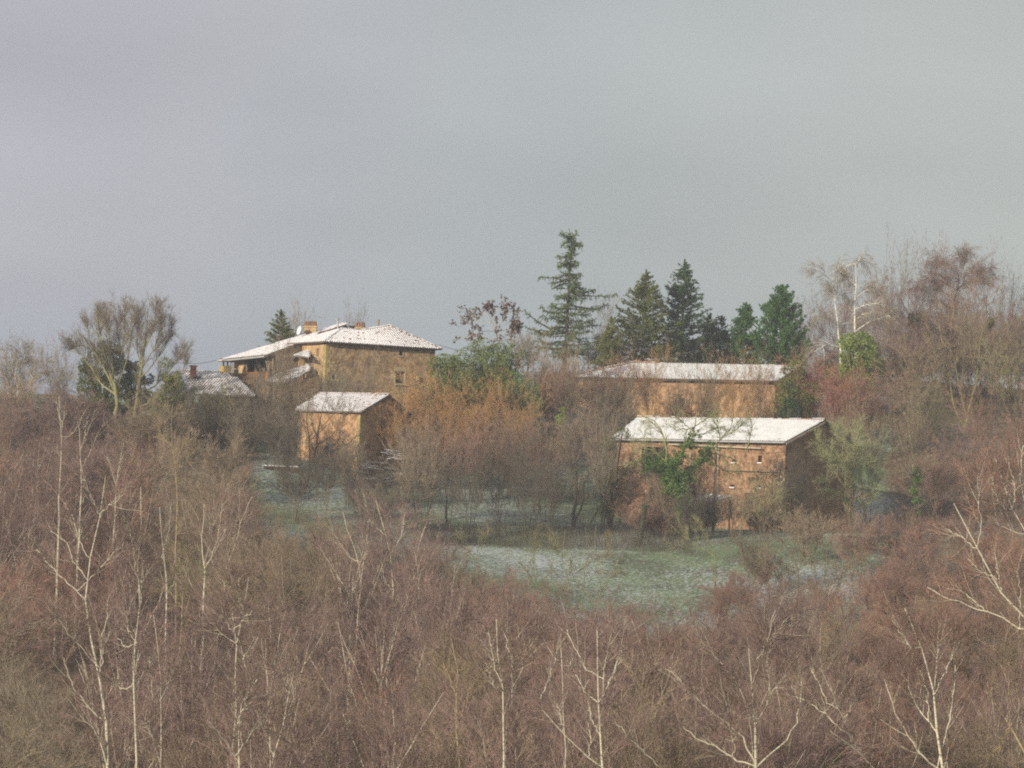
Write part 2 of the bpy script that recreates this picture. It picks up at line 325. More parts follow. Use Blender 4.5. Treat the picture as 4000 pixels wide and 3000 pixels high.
TILES = {}
def tile_mesh(kind):
    """one barrel tile 0.19 wide, 0.42 long, its lower end at the origin, with a slab of snow on its back"""
    if kind in TILES: return TILES[kind]
    g = Geo(); Ln, w, h = .42, .19, .075
    ang = np.linspace(0, math.pi, 6); x = -np.cos(ang)*w/2; z = np.sin(ang)*h
    def arch(y0, y1, sx0, sx1, dz0, dz1, lo=0, hi=6):
        a = np.stack([x[lo:hi]*sx0, np.full(hi-lo, y0), z[lo:hi]+dz0], 1); b = np.stack([x[lo:hi]*sx1, np.full(hi-lo, y1), z[lo:hi]+dz1], 1)
        n = hi-lo; return np.concatenate([a, b]), [(j, j+1, j+1+n, j+n) for j in range(n-1)]
    g.add(*arch(0, Ln, 1, .85, .035, .0), 0)
    g.add(*arch(0, 0.001, 1, .9, .035, .012), 0)
    if kind != 'bare':
        y0 = {'full': .025, 'part': .10, 'thin': .18}[kind]
        lo, hi = {'full': (0, 6), 'part': (1, 5), 'thin': (1, 4)}[kind]
        V, Q = arch(y0, Ln, 1.03, .88, .055 - y0*.08, .018, lo, hi); g.add(V, Q, 1)
        n = hi-lo; V2 = np.concatenate([V[:n], V[:n] - np.array([0, 0, .022])]); g.add(V2, [(j, j+n, j+1+n, j+1) for j in range(n-1)], 1)
    me = g.mesh('roof_tile', [M['tile'], M['snow']]); TILES[kind] = me; return me

def roof(parent, poly, down, across=None, pitch=.235, row=.36, thick=.10, mode='tile', cap=300, probs=(.86,.10,.03,.01), sag=lambda s, t: 0.0, under='tile', name='roof', rag=1.0, snowmat='snow'):
    """roof plane: slab, then barrel tiles (single objects for the CAP nearest, the rest one stuff part)"""
    poly = [np.asarray(p, float) for p in poly]; O = poly[0]
    nrm = np.cross(poly[1]-poly[0], poly[2]-poly[0]); nrm = unit(nrm); nrm = nrm if nrm[2] > 0 else -nrm
    d = np.asarray(down, float); d = unit(d - nrm*np.dot(d, nrm)); a = unit(np.cross(d, nrm))
    st = np.array([((p-O)@a, (p-O)@d) for p in poly])
    s0, s1 = st[:, 0].min(), st[:, 0].max()
    W = lambda s, t, h=0: O + a*s + d*t + nrm*h + np.array([0, 0, sag(s, t)])
    def span(s):
        ts = []
        for (sa, ta), (sb, tb) in zip(st, np.roll(st, -1, 0)):
            if (sa - s) * (sb - s) <= 0 and abs(sa - sb) > 1e-6: ts.append(ta + (tb-ta)*(s-sa)/(sb-sa))
        return (min(ts), max(ts)) if len(ts) > 1 else None
    g = Geo(); ss = np.linspace(s0+1e-3, s1-1e-3, max(4, int((s1-s0)/.6)))
    rows = []
    for s in ss:
        sp = span(s)
        if sp: rows.append([W(s, t) for t in np.linspace(sp[0], sp[1], 7)])
    T = np.array(rows); n, k = T.shape[:2]; B = T - nrm*thick
    idx = np.arange(n*k).reshape(n, k); q = np.stack([idx[:-1,:-1], idx[1:,:-1], idx[1:,1:], idx[:-1,1:]], -1).reshape(-1, 4)
    g.add(T.reshape(-1, 3), q, 0); g.add(B.reshape(-1, 3), q[:, ::-1], 1)
    for e in (0, k-1): g.add(np.concatenate([T[:, e], B[:, e]]), [(j, j+1, j+1+n, j+n) for j in range(n-1)], 1)
    for e in (0, n-1): g.add(np.concatenate([T[e], B[e]]), [(j, j+1, j+1+k, j+k) for j in range(k-1)], 1)
    ro = g.obj(name, [M['tile_snow'], M['timber_dark']], parent)
    org = np.zeros(3); qo = parent
    while qo is not None: org = org + np.array(qo.location); qo = qo.parent
    ncol = int((s1-s0)/pitch)
    if mode == 'course':
        todo = []
        for i in range(ncol):
            s = s0 + (i+.5)*(s1-s0)/ncol; sp = span(s)
            if not sp or sp[1]-sp[0] < .15: continue
            t0, t1 = sp; m = max(3, int((t1-t0)/.5)); ts = np.linspace(t0, t1 + rng.uniform(.0, .11)*rag, m)
            x = np.array([-1, -.62, 0, .62, 1])*pitch*.40; h = np.array([0, .055, .085, .055, 0])
            jit = rng.normal(0, .006, m); V = []
            for t, j in zip(ts, jit):
                c0 = W(s, t); V += [c0 + a*(xx*(1+j)) + nrm*(hh + .004 + j*.5) for xx, hh in zip(x, h)]
            i5 = np.arange(m*5).reshape(m, 5)
            gg = Geo(); gg.add(V, np.stack([i5[:-1,:-1], i5[:-1,1:], i5[1:,1:], i5[1:,:-1]], -1).reshape(-1, 4), 0)
            e = i5[-1]; gg.add([V[j] for j in e], [(0,1,2,3)], 1)
            gg.obj('tile_course', [M[snowmat], M['tile']], ro, org)
        return ro
    items = []
    for i in range(ncol):
        s = s0 + (i+.5)*(s1-s0)/ncol; sp = span(s)
        if not sp: continue
        t = sp[1] + .05
        while t - .2 > sp[0]:
            kd = rng.choice(['full', 'part', 'thin', 'bare'], p=probs)
            items.append((s, t - rng.uniform(0, .03), kd)); t -= row
    items.sort(key=lambda q: W(q[0], q[1])[1])
    rest = Geo()
    for n_, (s, t, kd) in enumerate(items):
        aa = a*math.cos(.05) if 0 else a; yaw = rng.normal(0, .035); ax = unit(a*math.cos(yaw) - d*math.sin(yaw)); dy = unit(-(d*math.cos(yaw) + a*math.sin(yaw)))
        Mx = Matrix(((ax[0], dy[0], nrm[0]), (ax[1], dy[1], nrm[1]), (ax[2], dy[2], nrm[2])))
        loc = W(s, t, .0 + abs(rng.normal(0, .006)))
        if n_ < cap:
            o = link('roof_tile', tile_mesh(kd), ro); m4 = Mx.to_4x4(); m4.translation = Vector(loc - org); o.matrix_basis = m4
        else:
            me = tile_mesh(kd); V = np.empty(len(me.vertices)*3); me.vertices.foreach_get('co', V); V = V.reshape(-1, 3) @ np.array(Mx).T + loc
            F0 = [[], []]
            for p in me.polygons: F0[p.material_index].append(list(p.vertices))
            base = rest.n; rest.V.append(V); rest.n += len(V)
            for mi in (0, 1):
                if F0[mi]: rest.Fs.append((np.array(F0[mi]) + base, mi, False))
    if rest.V: tag(rest.obj('distant_tiles', [M['tile'], M['snow']], ro, org), kind='stuff')
    return ro

def ridge_tiles(parent, A, B, r=.13, step=.42, bare=.3, name='ridge_tile'):
    A, B = np.asarray(A, float), np.asarray(B, float); Ln = np.linalg.norm(B-A); n = max(1, int(Ln/step)); d = (B-A)/Ln; sd_ = unit(np.cross(d, (0, 0, 1))); up = np.cross(sd_, d)
    org = np.zeros(3); q = parent
    while q is not None: org = org + np.array(q.location); q = q.parent
    for i in range(n):
        p0 = A + d*(i*Ln/n) - np.array([0, 0, abs(rng.normal(0, .01))]); p1 = A + d*((i+1.15)*Ln/n)
        g = Geo(); ang = np.linspace(0, math.pi, 6); b0 = rng.random() < bare
        for rr, c0, lo, hi, mi in ((r, 0, 0, 6, 0), (r*1.1, .012, 1, 5, 1)):
            if mi and b0: continue
            V = [p + sd_*(-math.cos(t_)*rr*k_) + up*(math.sin(t_)*rr*.8*k_ - .03 + c0) for p, k_ in ((p0 + d*(c0*5), 1.05), (p1, .9)) for t_ in ang[lo:hi]]
            m = hi-lo; g.add(V, [(j, j+1, j+1+m, j+m) for j in range(m-1)], mi)
            if mi == 0: g.add([*V[:m], *[v + d*.01 - up*.03 for v in V[:m]]], [(j, j+1, j+1+m, j+m) for j in range(m-1)], 0)
        g.obj(name, [M['tile'], M['snow']], parent, org)

def rect_part(name, mat, fr, a0, a1, z0, z1, out, depth, parent, b=0.0):
    """block lying on the facade plane b, standing OUT proud and DEPTH deep"""
    g = Geo(); g.obox(fr.pt(a0, b - out, z0), fr.u*(a1-a0), fr.v*(out+depth), np.array([0, 0, z1-z0])); return g.obj(name, [M[mat]], parent)
def side_part(name, mat, fr, b0, b1, z0, z1, out, depth, parent, a=0.0, sgn=-1):
    g = Geo(); g.obox(fr.pt(a + sgn*out, b0, z0), fr.u*(-sgn*(out+depth)), fr.v*(b1-b0), np.array([0, 0, z1-z0])); return g.obj(name, [M[mat]], parent)
def bar(name, mat, A, B, r, parent, m=6):
    g = Geo(); g.tube([A, B], r, m); return g.obj(name, [M[mat]], parent)

# custom wall of the tall house: earth upper part, grey render around the window and low down
M['house_wall'] = m = material('house_wall', [(.3, L(114,90,66)), (.47, L(148,122,93)), (.58, L(168,143,112)), (.72, L(132,112,88))], 1.3, 8, bump=.035, bscale=7, vor=(5.0, .30))
t = m.node_tree; n = t.nodes; b = n['Principled BSDF']; src = b.inputs['Base Color'].links[0].from_socket
c = n.new('ShaderNodeTexCoord'); zz = n.new('ShaderNodeTexNoise'); zz.inputs['Scale'].default_value = .9; zz.inputs['Detail'].default_value = 6; t.links.new(c.outputs['Object'], zz.inputs['Vector'])
def blob(cx, cz, rx, rz):
    s_ = n.new('ShaderNodeSeparateXYZ'); t.links.new(c.outputs['Object'], s_.inputs[0])
    def ax(o, c0, r0):
        q = n.new('ShaderNodeMath'); q.operation = 'SUBTRACT'; q.inputs[1].default_value = c0; t.links.new(s_.outputs[o], q.inputs[0])
        w = n.new('ShaderNodeMath'); w.operation = 'DIVIDE'; w.inputs[1].default_value = r0; t.links.new(q.outputs[0], w.inputs[0])
        e = n.new('ShaderNodeMath'); e.operation = 'POWER'; e.inputs[1].default_value = 2; t.links.new(w.outputs[0], e.inputs[0]); return e
    e1, e2 = ax('X', cx, rx), ax('Z', cz, rz); s2 = n.new('ShaderNodeMath'); s2.operation = 'ADD'; t.links.new(e1.outputs[0], s2.inputs[0]); t.links.new(e2.outputs[0], s2.inputs[1]); return s2
def patch(src, bl, col, k=1.6):
    a_ = n.new('ShaderNodeMath'); a_.operation = 'MULTIPLY_ADD'; a_.inputs[1].default_value = k*2; t.links.new(zz.outputs['Fac'], a_.inputs[0]); t.links.new(bl.outputs[0], a_.inputs[2])
    mr = n.new('ShaderNodeMapRange'); mr.inputs['From Min'].default_value = k+1.25; mr.inputs['From Max'].default_value = k+.75; t.links.new(a_.outputs[0], mr.inputs[0])
    x_ = n.new('ShaderNodeMixRGB'); x_.inputs[2].default_value = (*col, 1); t.links.new(mr.outputs[0], x_.inputs[0]); t.links.new(src, x_.inputs[1]); return x_.outputs[0]
src = patch(src, blob(8.2, 2.2, 3.4, 4.2), L(150,134,104)); src = patch(src, blob(1.3, 5.0, 1.0, 1.2), L(140,126,100)); src = patch(src, blob(3.0, 2.5, 2.5, 1.6), L(134,118,88))
t.links.new(src, b.inputs['Base Color'])

# ------------------------------------------------------------------ tall stone house
A0 = P(1268, 1500, 400.0); H = Fr(A0, 27); zA = ground(A0[0], A0[1]) - .6
zE = P(1270, 1336, 400)[2]; LH = H.face(1697, 1450)[0]; DH = 8.0
house = thing('tall_house', 'tall brown stone farmhouse with snowy hipped tile roof and a stone framed window', 'house', (A0[0], A0[1], zA))
def fbox(x0, y0, x1, y1, b=0.0):
    a0, z1 = H.face(x0, (y0+y1)/2, b)[0], H.face((x0+x1)/2, y0, b)[1]; return (round(a0, 4), round(H.face(x1, (y0+y1)/2, b)[0], 4), round(H.face((x0+x1)/2, y1, b)[1], 4), round(z1, 4))
def sbox(x0, y0, x1, y1, fr=H, a=0.0):
    b0 = fr.side(x1, (y0+y1)/2, a)[0]; b1 = fr.side(x0, (y0+y1)/2, a)[0]; return (round(b0, 4), round(b1, 4), round(fr.side((x0+x1)/2, y1, a)[1], 4), round(fr.side((x0+x1)/2, y0, a)[1], 4))
W1, W2, W3, W4 = fbox(1545,1451,1581,1499), fbox(1560,1371,1574,1389), fbox(1298,1465,1309,1482), fbox(1637,1516,1645,1525)
S1, S2 = sbox(1236,1361,1245,1393), sbox(1231,1448,1240,1477)
wall(H.pt(0,0,0), H.u, -H.v, LH, zA-1, zE, [W1, W2, W3, W4], rough=.018, step=.28).obj('front_wall', [M['house_wall']], house)
wall(H.pt(0,0,0), H.v, -H.u, DH, zA-1, zE, [S1, S2], rough=.03).obj('side_wall', [M['pise_pale']], house)
wall(H.pt(LH,0,0), H.v, H.u, DH, zA-1, zE).obj('side_wall', [M['house_wall']], house)
wall(H.pt(0,DH,0), H.u, H.v, LH, zA-1, zE).obj('back_wall', [M['house_wall']], house)
a0, a1, z0, z1 = W1
wf = Geo()
for q in ((a0, a0+.09, z0, z1), (a1-.09, a1, z0, z1), ((a0+a1)/2-.05, (a0+a1)/2+.05, z0+.09, z1-.09), (a0+.09, a1-.09, z0, z0+.09), (a0+.09, a1-.09, z1-.09, z1)):
    wf.obox(H.pt(q[0], .2, q[2]), H.u*(q[1]-q[0]), H.v*.06, np.array([0, 0, q[3]-q[2]]))
for zq in (z0+(z1-z0)*.36, z0+(z1-z0)*.68): wf.obox(H.pt(a0+.09, .215, zq), H.u*(a1-a0-.18), H.v*.03, np.array([0, 0, .035]))
win = wf.obj('window', [M['timber']], house)
for i in (0, 1):
    c0 = a0+.09 + i*((a1-a0)/2-.04); g = Geo(); g.obox(H.pt(c0, .235, z0+.09), H.u*((a1-a0)/2-.14), H.v*.015, np.array([0, 0, z1-z0-.18])); pn = g.obj('pane', [M['dark_glass']], win, np.array(house.location))
for (a0, a1, z0, z1), nm in ((W2, 0), (W3, 0), (W4, 0)):
    g = Geo(); g.obox(H.pt(a0, .36, z0), H.u*(a1-a0), H.v*.03, np.array([0, 0, z1-z0])); g.obj('shutter' if nm else 'pane', [M['dark_glass']], house)
for (b0, b1, z0, z1) in (S1, S2):
    g = Geo(); g.obox(H.pt(.30, b0, z0), H.u*.03, H.v*(b1-b0), np.array([0, 0, z1-z0])); g.obj('slit_shutter', [M['timber_dark']], house)
    side_part('sill', 'stone', H, b0-.12, b1+.12, z0-.16, z0-.003, .05, .1, house)
a0, a1, z0, z1 = W1
rect_part('lintel', 'stone', H, a0-.15, a1+.42, z1+.003, z1+.42, .035, .2, house)
rect_part('sill', 'stone', H, a0-.06, a1+.35, z0-.16, z0-.003, .13, .2, house)
rect_part('jamb_stone', 'stone', H, a0-.5, a0-.003, z0+.45, z0+.95, .03, .2, house)
rect_part('jamb_stone', 'stone', H, a1+.003, a1+.16, z0+.0, z1, .03, .2, house)
rect_part('jamb_stone', 'stone', H, a0-.18, a0-.003, z0+.0, z0+.44, .028, .2, house)
rect_part('sill', 'stone', H, W3[0]-.15, W3[1]+.4, W3[2]-.14, W3[2]-.003, .07, .1, house)
rect_part('jamb_stone', 'stone', H, W3[1]+.003, W3[1]+.15, W3[2], W3[3], .03, .1, house)
rect_part('jamb_stone', 'stone', H, W2[1]+.003, W2[1]+.10, W2[2], W2[3], .03, .1, house)
rect_part('sill', 'stone', H, W2[0]-.12, W2[1]+.2, W2[2]-.12, W2[2]-.003, .06, .1, house)
bx = fbox(1626,1470,1634,1486); rect_part('jutting_stone', 'stone', H, bx[0], bx[1], bx[2], bx[3], .22, .1, house)
# quoins up the near corner, stepping long and short
z = zA; i = 0
while z < zE - .3:
    h = rng.uniform(.34, .5); la, lb = ((.5, .28) if i % 2 else (.28, .5))
    g = Geo(); g.obox(H.pt(-.035, -.035, z), H.u*(la+.035), H.v*.3, np.array([0, 0, h-.02])); g.obox(H.pt(-.035, .265, z), H.u*.2, H.v*(lb), np.array([0, 0, h-.02]))
    g.obj('quoin', [M['quoin']], house); z += h; i += 1
# a few stones standing proud where render has fallen
for px_, py_ in ((1300,1420),(1312,1432),(1306,1448),(1318,1416),(1325,1428),(1296,1432),(1480,1364),(1492,1366),(1330,1446)):
    a_, z_ = H.face(px_, py_); w_ = rng.uniform(.15, .3); rect_part('rubble_stone', 'stone', H, a_, a_+w_, z_, z_+rng.uniform(.1, .2), .05, .1, house)
# roof: hipped; pixel anchors give the eave and ridge heights, plan offsets are true
ov = .5; IN = 4.2
zr1 = P(1335, 1283, H.pt(3.4, IN, 0)[1])[2]; zr2 = P(1520, 1272, H.pt(8.3, IN, 0)[1])[2]
zEo = zE - .02
E1, E2 = H.pt(-ov, -ov, zEo), H.pt(LH+ov, -ov, zEo); R1, R2 = H.pt(H.face(1335,1283,IN)[0], IN, zr1), H.pt(H.face(1520,1272,IN)[0], IN, zr1)
R2[2] = zr1; Rz = (R1[2])
LR = np.dot(R2-R1, H.u); sA = np.dot(R1 - E1, H.u)
def sag_h(s, t): return 0
SG = zr2 - zr1
def rh(s_): # extra height towards the right end of the ridge, dipping in the middle
    return SG*np.clip((s_-.35)/.65, 0, 1) - .12*math.sin(math.pi*np.clip(s_, 0, 1))
def sagf(p): 
    b_ = np.dot(p - E1, H.v)/(IN+ov); a_ = (np.dot(p - E1, H.u) - sA)/LR
    return np.clip(b_, 0, 1)*rh(a_)
nrm_ = unit(np.cross(E2-E1, R1-E1)); nrm_ = nrm_ if nrm_[2] > 0 else -nrm_
def sag_front(s, t):
    dd = unit(-H.v - nrm_*np.dot(-H.v, nrm_)); aa = unit(np.cross(dd, nrm_)); p = E1 + aa*s + dd*t; return float(sagf(p))
rf = roof(house, [E1, E2, R2, R1], -H.v, pitch=.25, row=.37, sag=sag_front, probs=(.90,.08,.015,.005), cap=300)
E3 = H.pt(-ov, DH+.6, zEo); R3 = H.pt(sA-ov, DH+.6-IN-ov, Rz); R3 = R1 if R3[1] < R1[1] else R3
roof(house, [E1, R1, E3], -H.u, pitch=.25, row=.37, probs=(.9,.07,.02,.01), cap=120)
E4 = H.pt(LH+ov, DH+.6, zEo); R2b = R2 + np.array([0, 0, SG])
roof(house, [E2, E4, R2b], H.u, pitch=.3, row=.5, cap=60)
roof(house, [E4, E3, R1, R2], H.v, pitch=.4, row=.8, cap=40)
rp = [R1 + (R2-R1)*k + np.array([0, 0, rh(k)]) for k in np.linspace(0, 1, 6)]
for p, q in zip(rp[:-1], rp[1:]): ridge_tiles(rf, p + (0,0,.05), q + (0,0,.05), bare=.1)
ridge_tiles(rf, E1 + (0,0,.05), R1 + (0,0,.06), bare=.1); ridge_tiles(rf, E2 + (0,0,.05), R2b + (0,0,.06), bare=.45)
# second low slope behind the ridge
n2_ = R2b + H.v*5.0
roof(house, [R2b, rp[3] + (0,0,.01), hit(1440,1284,n2_,unit(-H.v)) , n2_], -H.u, pitch=.25, row=.37, cap=60)
bar('flue_pipe', 'metal', P(1320,1300,405), P(1319,1247,405), .09, house, 8)
g = Geo(); g.tube([P(1319,1249,405), P(1319,1245,405)], [.2, .22], 8); g.tube([P(1319,1243,405), P(1319,1240,405)], [.22, .05], 8); g.obj('flue_cap', [M['metal']], house)
bar('flue_pipe', 'timber', P(1477,1290,409), P(1478,1248,409), .12, house, 8)
def chimney(parent, x0, x1, ytop, ybot, Y, mat, pots, potmat='tile', d=.9):
    a_, b_ = P(x0, ybot, Y), P(x1, ybot, Y); top = P((x0+x1)/2, ytop, Y)[2]
    g = Geo(); g.obox(a_, b_-a_, np.array([0, d, 0]), np.array([0, 0, top-a_[2]])); ch = g.obj('chimney', [M[mat]], parent)
    w = b_ - a_; g = Geo(); g.obox(a_ - unit(w)*.1 + np.array([0, -.1, top-a_[2]-.003]), w + unit(w)*.2, np.array([0, d+.2, 0]), np.array([0, 0, .12])); 
    org = np.array(parent.location); g.obj('chimney_coping', [M[mat]], ch, org)
    for k in range(pots):
        p = a_ + w*(k+.5)/pots + np.array([0, d*.5, top-a_[2]+.11])
        g = Geo(); lean = rng.normal(0, .03); g.tube([p, p + np.array([lean, 0, .52])], [.17, .12], 8); g.obj('chimney_pot', [M[potmat]], ch, org)
    return ch
chimney(house, 1388, 1424, 1284, 1300, 414, 'pise_pale', 4)
# ------------------------------------------------------------------ gallery house on the left of the tall house
def Ppl(px, py, o, n): return hit(px, py, o, n)
En, Ef, Rf = P(1035,1388,402.4), P(868,1405,410.6), P(1345,1263,416.8)
gn = unit(np.cross(Ef-En, Rf-Ef)); gn = gn if gn[2] > 0 else -gn
GB = En.copy(); gz = ground(GB[0]+3, GB[1]+3) - .8
gal = thing('gallery_house', 'long farmhouse with a sweeping snowy roof and an open timber balcony', 'house', (GB[0], GB[1], gz))
K = lambda px, py: Ppl(px, py, En, gn)
gdown = -H.u
roof(gal, [Ef, Rf, K(1352,1268), K(1240,1303), K(1192,1332), En], gdown, pitch=.25, row=.38, cap=300, probs=(.86,.11,.02,.01))
ridge_tiles(gal, Ef + (0,0,.04), Rf + (0,0,.05), bare=.5, name='verge_tile'); ridge_tiles(gal, K(1240,1303) + (0,0,.05), K(1350,1267) + (0,0,.05), bare=.7, name='verge_tile')
# back slope falling away behind the peak
bk = P(1372,1284,419); bk2 = P(1366,1288,415.5)
roof(gal, [Rf + (0,0,.02), bk, bk2, K(1352,1268) + (0,0,.02)], H.u, pitch=.25, row=.38, cap=60)
bar('gutter', 'metal', En - (0,0,.12), Ef - (0,0,.12), .09, gal, 8)
bar('verge_board', 'timber', En - (0,0,.16), K(1192,1332) - (0,0,.16), .10, gal, 4)
G = Fr((En + H.u*.85 + H.v*.55)[:2], 27)       # wall corner, set in under the eaves
slope = -gn @ H.u / gn[2]
def gtop(a, b): # roof height above plan point
    p = G.pt(a, b, 0); return En[2] - (gn[0]*(p[0]-En[0]) + gn[1]*(p[1]-En[1]))/gn[2] - .16
DG = 9.0; zg1 = gtop(0, 0) 
o0, o1, oz0, oz1 = sbox(955,1396,1046,1455, G)
wall(G.pt(0,0,0), G.v, -G.u, DG, gz-1, zg1, [(round(max(.25,o0),3), o1, oz0, round(zg1-.25,3))]).obj('side_wall', [M['pise']], gal)
g = Geo(); b0, b1 = G.side(953,1430)[0], G.side(913,1430)[0]; rq = sbox(914,1404,953,1500, G)
side_part('pale_wall_panel', 'pise_pale', G, rq[0], rq[1], rq[2], zg1-.1, .05, .1, gal)
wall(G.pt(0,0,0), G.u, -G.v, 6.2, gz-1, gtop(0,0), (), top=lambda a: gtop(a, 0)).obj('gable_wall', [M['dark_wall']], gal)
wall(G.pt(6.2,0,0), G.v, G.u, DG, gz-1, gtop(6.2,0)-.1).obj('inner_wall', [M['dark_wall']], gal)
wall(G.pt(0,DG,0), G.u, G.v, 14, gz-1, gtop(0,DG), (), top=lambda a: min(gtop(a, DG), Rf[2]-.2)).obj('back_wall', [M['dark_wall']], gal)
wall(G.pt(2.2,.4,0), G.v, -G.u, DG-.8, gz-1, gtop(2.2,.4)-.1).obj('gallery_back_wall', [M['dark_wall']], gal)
g = Geo(); g.obox(G.pt(.05,.1,oz0-.15), G.u*2.1, G.v*(DG-.3), np.array([0,0,.12])); g.obj('gallery_floor', [M['timber_dark']], gal)
# balcony front: vertical boards with a handrail
rb = sbox(952,1456,1052,1502, G); nb = 14
for i in range(nb):
    w_ = (rb[1]-rb[0])/nb; side_part('plank', 'plank', G, rb[0]+i*w_+.012, rb[0]+(i+1)*w_-.012, rb[2]+rng.uniform(-.03,.03), rb[3], .10+rng.uniform(0,.02), -.06, gal)
side_part('handrail', 'plank', G, rb[0]-.1, rb[1]+.1, rb[3], rb[3]+.08, .16, -.02, gal)
side_part('sill_beam', 'timber', G, rb[0]-.1, rb[1]+.1, rb[2]-.16, rb[2]-.03, .10, .0, gal)
def gp(px, py, a): b_, z_ = G.side(px, py, a); return G.pt(a, b_, z_)
for (x0,y0,x1,y1,a_,r_) in ((1047,1402,1054,1475,-.1,.09),(1038,1404,1052,1472,-.15,.07),(963,1418,964,1456,.0,.07),(988,1415,998,1455,1.2,.05),(1001,1414,1001,1455,1.2,.06),
                       (1022,1413,1030,1455,1.2,.05),(1035,1416,1032,1455,1.2,.06),(958,1404,945,1470,-.1,.05)):
    bar('post', 'timber', gp(x0,y0,a_), gp(x1,y1,a_), r_, gal)
p0, p1 = G.face(1063,1402), G.face(1061,1480); bar('post', 'timber', G.pt(p0[0],-.25,p0[1]), G.pt(p1[0],-.25,p1[1]), .13, gal)
a_, z_ = G.face(1108,1388); a2, z2 = G.face(1146,1391); rect_part('beam', 'timber', G, a_, a2, z_-.22, z_+.02, .35, .0, gal)
a_, z_ = G.face(1182,1346); a2, z2 = G.face(1203,1372); rect_part('buttress', 'pise_pale', G, a_, a2+.4, z2-.2, z_, .12, .1, gal)
a_, z_ = G.face(1166,1400); a2, z2 = G.face(1186,1434); rect_part('buttress', 'pise_pale', G, a_, a2+.6, z2-.6, z_+.1, .12, .1, gal)
# porch roof against the gable
def sub_roof(pxs, Y0, name, th=.12, snow=True, sagn=0, **kw):
    """small roof sloping down to the left, given eave-far, eave-near, top-near, top-far pixels"""
    e0 = P(*pxs[0], Y0+.454*0); 
    return e0
def plane_poly(pix, Ys): return [P(x, y, Y) for (x, y), Y in zip(pix, Ys)]
def fit_poly(pix, Ys):
    pts = plane_poly(pix[:3], Ys[:3]); n_ = unit(np.cross(pts[1]-pts[0], pts[2]-pts[0])); return pts + [hit(x, y, pts[0], n_) for x, y in pix[3:]]
roof(gal, fit_poly([(1144,1388),(1152,1394),(1206,1366),(1206,1398)], [403.6,402.4,404.4]), -H.u - .2*H.v, pitch=.25, row=.37, cap=80, name='porch_roof')
bar('porch_post', 'timber', P(1189,1400,402.6), P(1186,1485,402.6), .12, gal); bar('porch_beam', 'timber_dark', P(1178,1400,402.8), P(1206,1400,403.6), .12, gal)
# lean-to with bright earth wall
lt = thing('lean_to', 'low lean-to with a snowy tile roof below the balcony, beside the tall house', 'outbuilding', tuple(np.append(P(1110,1500,398.4)[:2], gz)))
lp = fit_poly([(1032,1491),(1112,1499),(1206,1452),(1206,1424),(1092,1460)], [401.5,398.2,399.8]); 
roof(lt, lp, -H.u, pitch=.25, row=.37, cap=200, probs=(.8,.14,.04,.02))
LF = Fr((lp[1] + H.u*.5 + H.v*.4)[:2], 27); lz = lp[1][2] - .05
wall(LF.pt(0,0,0), LF.v, -LF.u, 3.6, gz-1, lz).obj('side_wall', [M['pise_pale']], lt); wall(LF.pt(0,0,0), LF.u, -LF.v, 3.4, gz-1, lz+.9, (), top=lambda a: lz+.1+a*.28).obj('front_wall', [M['pise']], lt)
wall(LF.pt(0,3.6,0), LF.u, LF.v, 3.4, gz-1, lz).obj('back_wall', [M['dark_wall']], lt)
bar('eave_beam', 'timber_dark', lp[0] - (0,0,.2), lp[1] - (0,0,.2), .10, lt)
# annex under the far eave end: low pier wall, posts, flat snowy top
an = G.side(905,1440,-.0)
g = Geo(); c0 = P(872,1475,409.2); g.obox(c0 - (0,0,2.5), H.u*.9, H.v*1.2, np.array([0,0,2.5+P(872,1428,409.2)[2]-c0[2]])); g.obj('pier_wall', [M['quoin']], gal)
for x_ in (873, 889, 904): bar('post', 'timber_dark', P(x_,1430,409.3+.02*(x_-873)), P(x_,1410,409.3+.02*(x_-873)), .10, gal)
g = Geo(); c0 = P(868,1411,409); g.obox(c0, H.u*1.7, H.v*1.4, np.array([0,0,.10])); g.obj('flat_roof', [M['timber']], gal)
g = Geo(); g.obox(c0 + (0,0,.102), H.u*1.7, H.v*1.4, np.array([0,0,.06])); g.obj('snow_cover', [M['snow']], gal)
bar('drain_pipe', 'metal', P(905,1410,409.6), P(907,1478,409.6), .07, gal)
chimney(gal, 1188, 1234, 1279, 1302, 413.5, 'pise_pale', 6)
# satellite dish
dsh = thing('satellite_dish', 'white satellite dish beside the chimney on the long snowy roof', 'satellite dish', tuple(P(1171,1304,412.6)))
dc = P(1171,1291,412.6); g = Geo(); ax = unit(np.array([-.85,-.5,.25])); s1 = unit(np.cross(ax,(0,0,1))); s2 = np.cross(ax, s1)
V = [dc]; 
for rr, dp in ((.2,.01),(.35,.04),(.47,.09)):
    V += [dc + ax*dp + rr*(s1*math.cos(t_)*.85 + s2*math.sin(t_)) for t_ in np.arange(12)*math.pi/6]
V = np.array(V); g.add(V, [(0,1+i,1+(i+1)%12) for i in range(12)], 0, True)
for rgn in (0,1): g.add(V, [(1+rgn*12+i,1+rgn*12+(i+1)%12,13+rgn*12+(i+1)%12,13+rgn*12+i) for i in range(12)], 0, True)
g.obj('dish', [M['white_metal']], dsh); bar('mast', 'metal', dc - ax*.02, P(1173,1306,413.2), .035, dsh); bar('feed_arm', 'metal', dc + ax*.05 + s2*-.4, dc + ax*.5, .02, dsh)
# TV aerial
aer = thing('tv_aerial', 'thin television aerial standing above the chimney of the long roof', 'aerial', tuple(P(1247,1290,411)))
bar('mast', 'metal', P(1247,1292,411), P(1247,1234,411), .03, aer)
ab, ae = P(1240,1236,410.6), P(1256,1240,411.4); bar('boom', 'metal', ab, ae, .025, aer)
for k in range(6):
    c_ = ab + (ae-ab)*(k/5); dv = np.array([.2,-.35,.0])*(1-.08*k); bar('element', 'metal', c_-dv, c_+dv, .018, aer, 4)

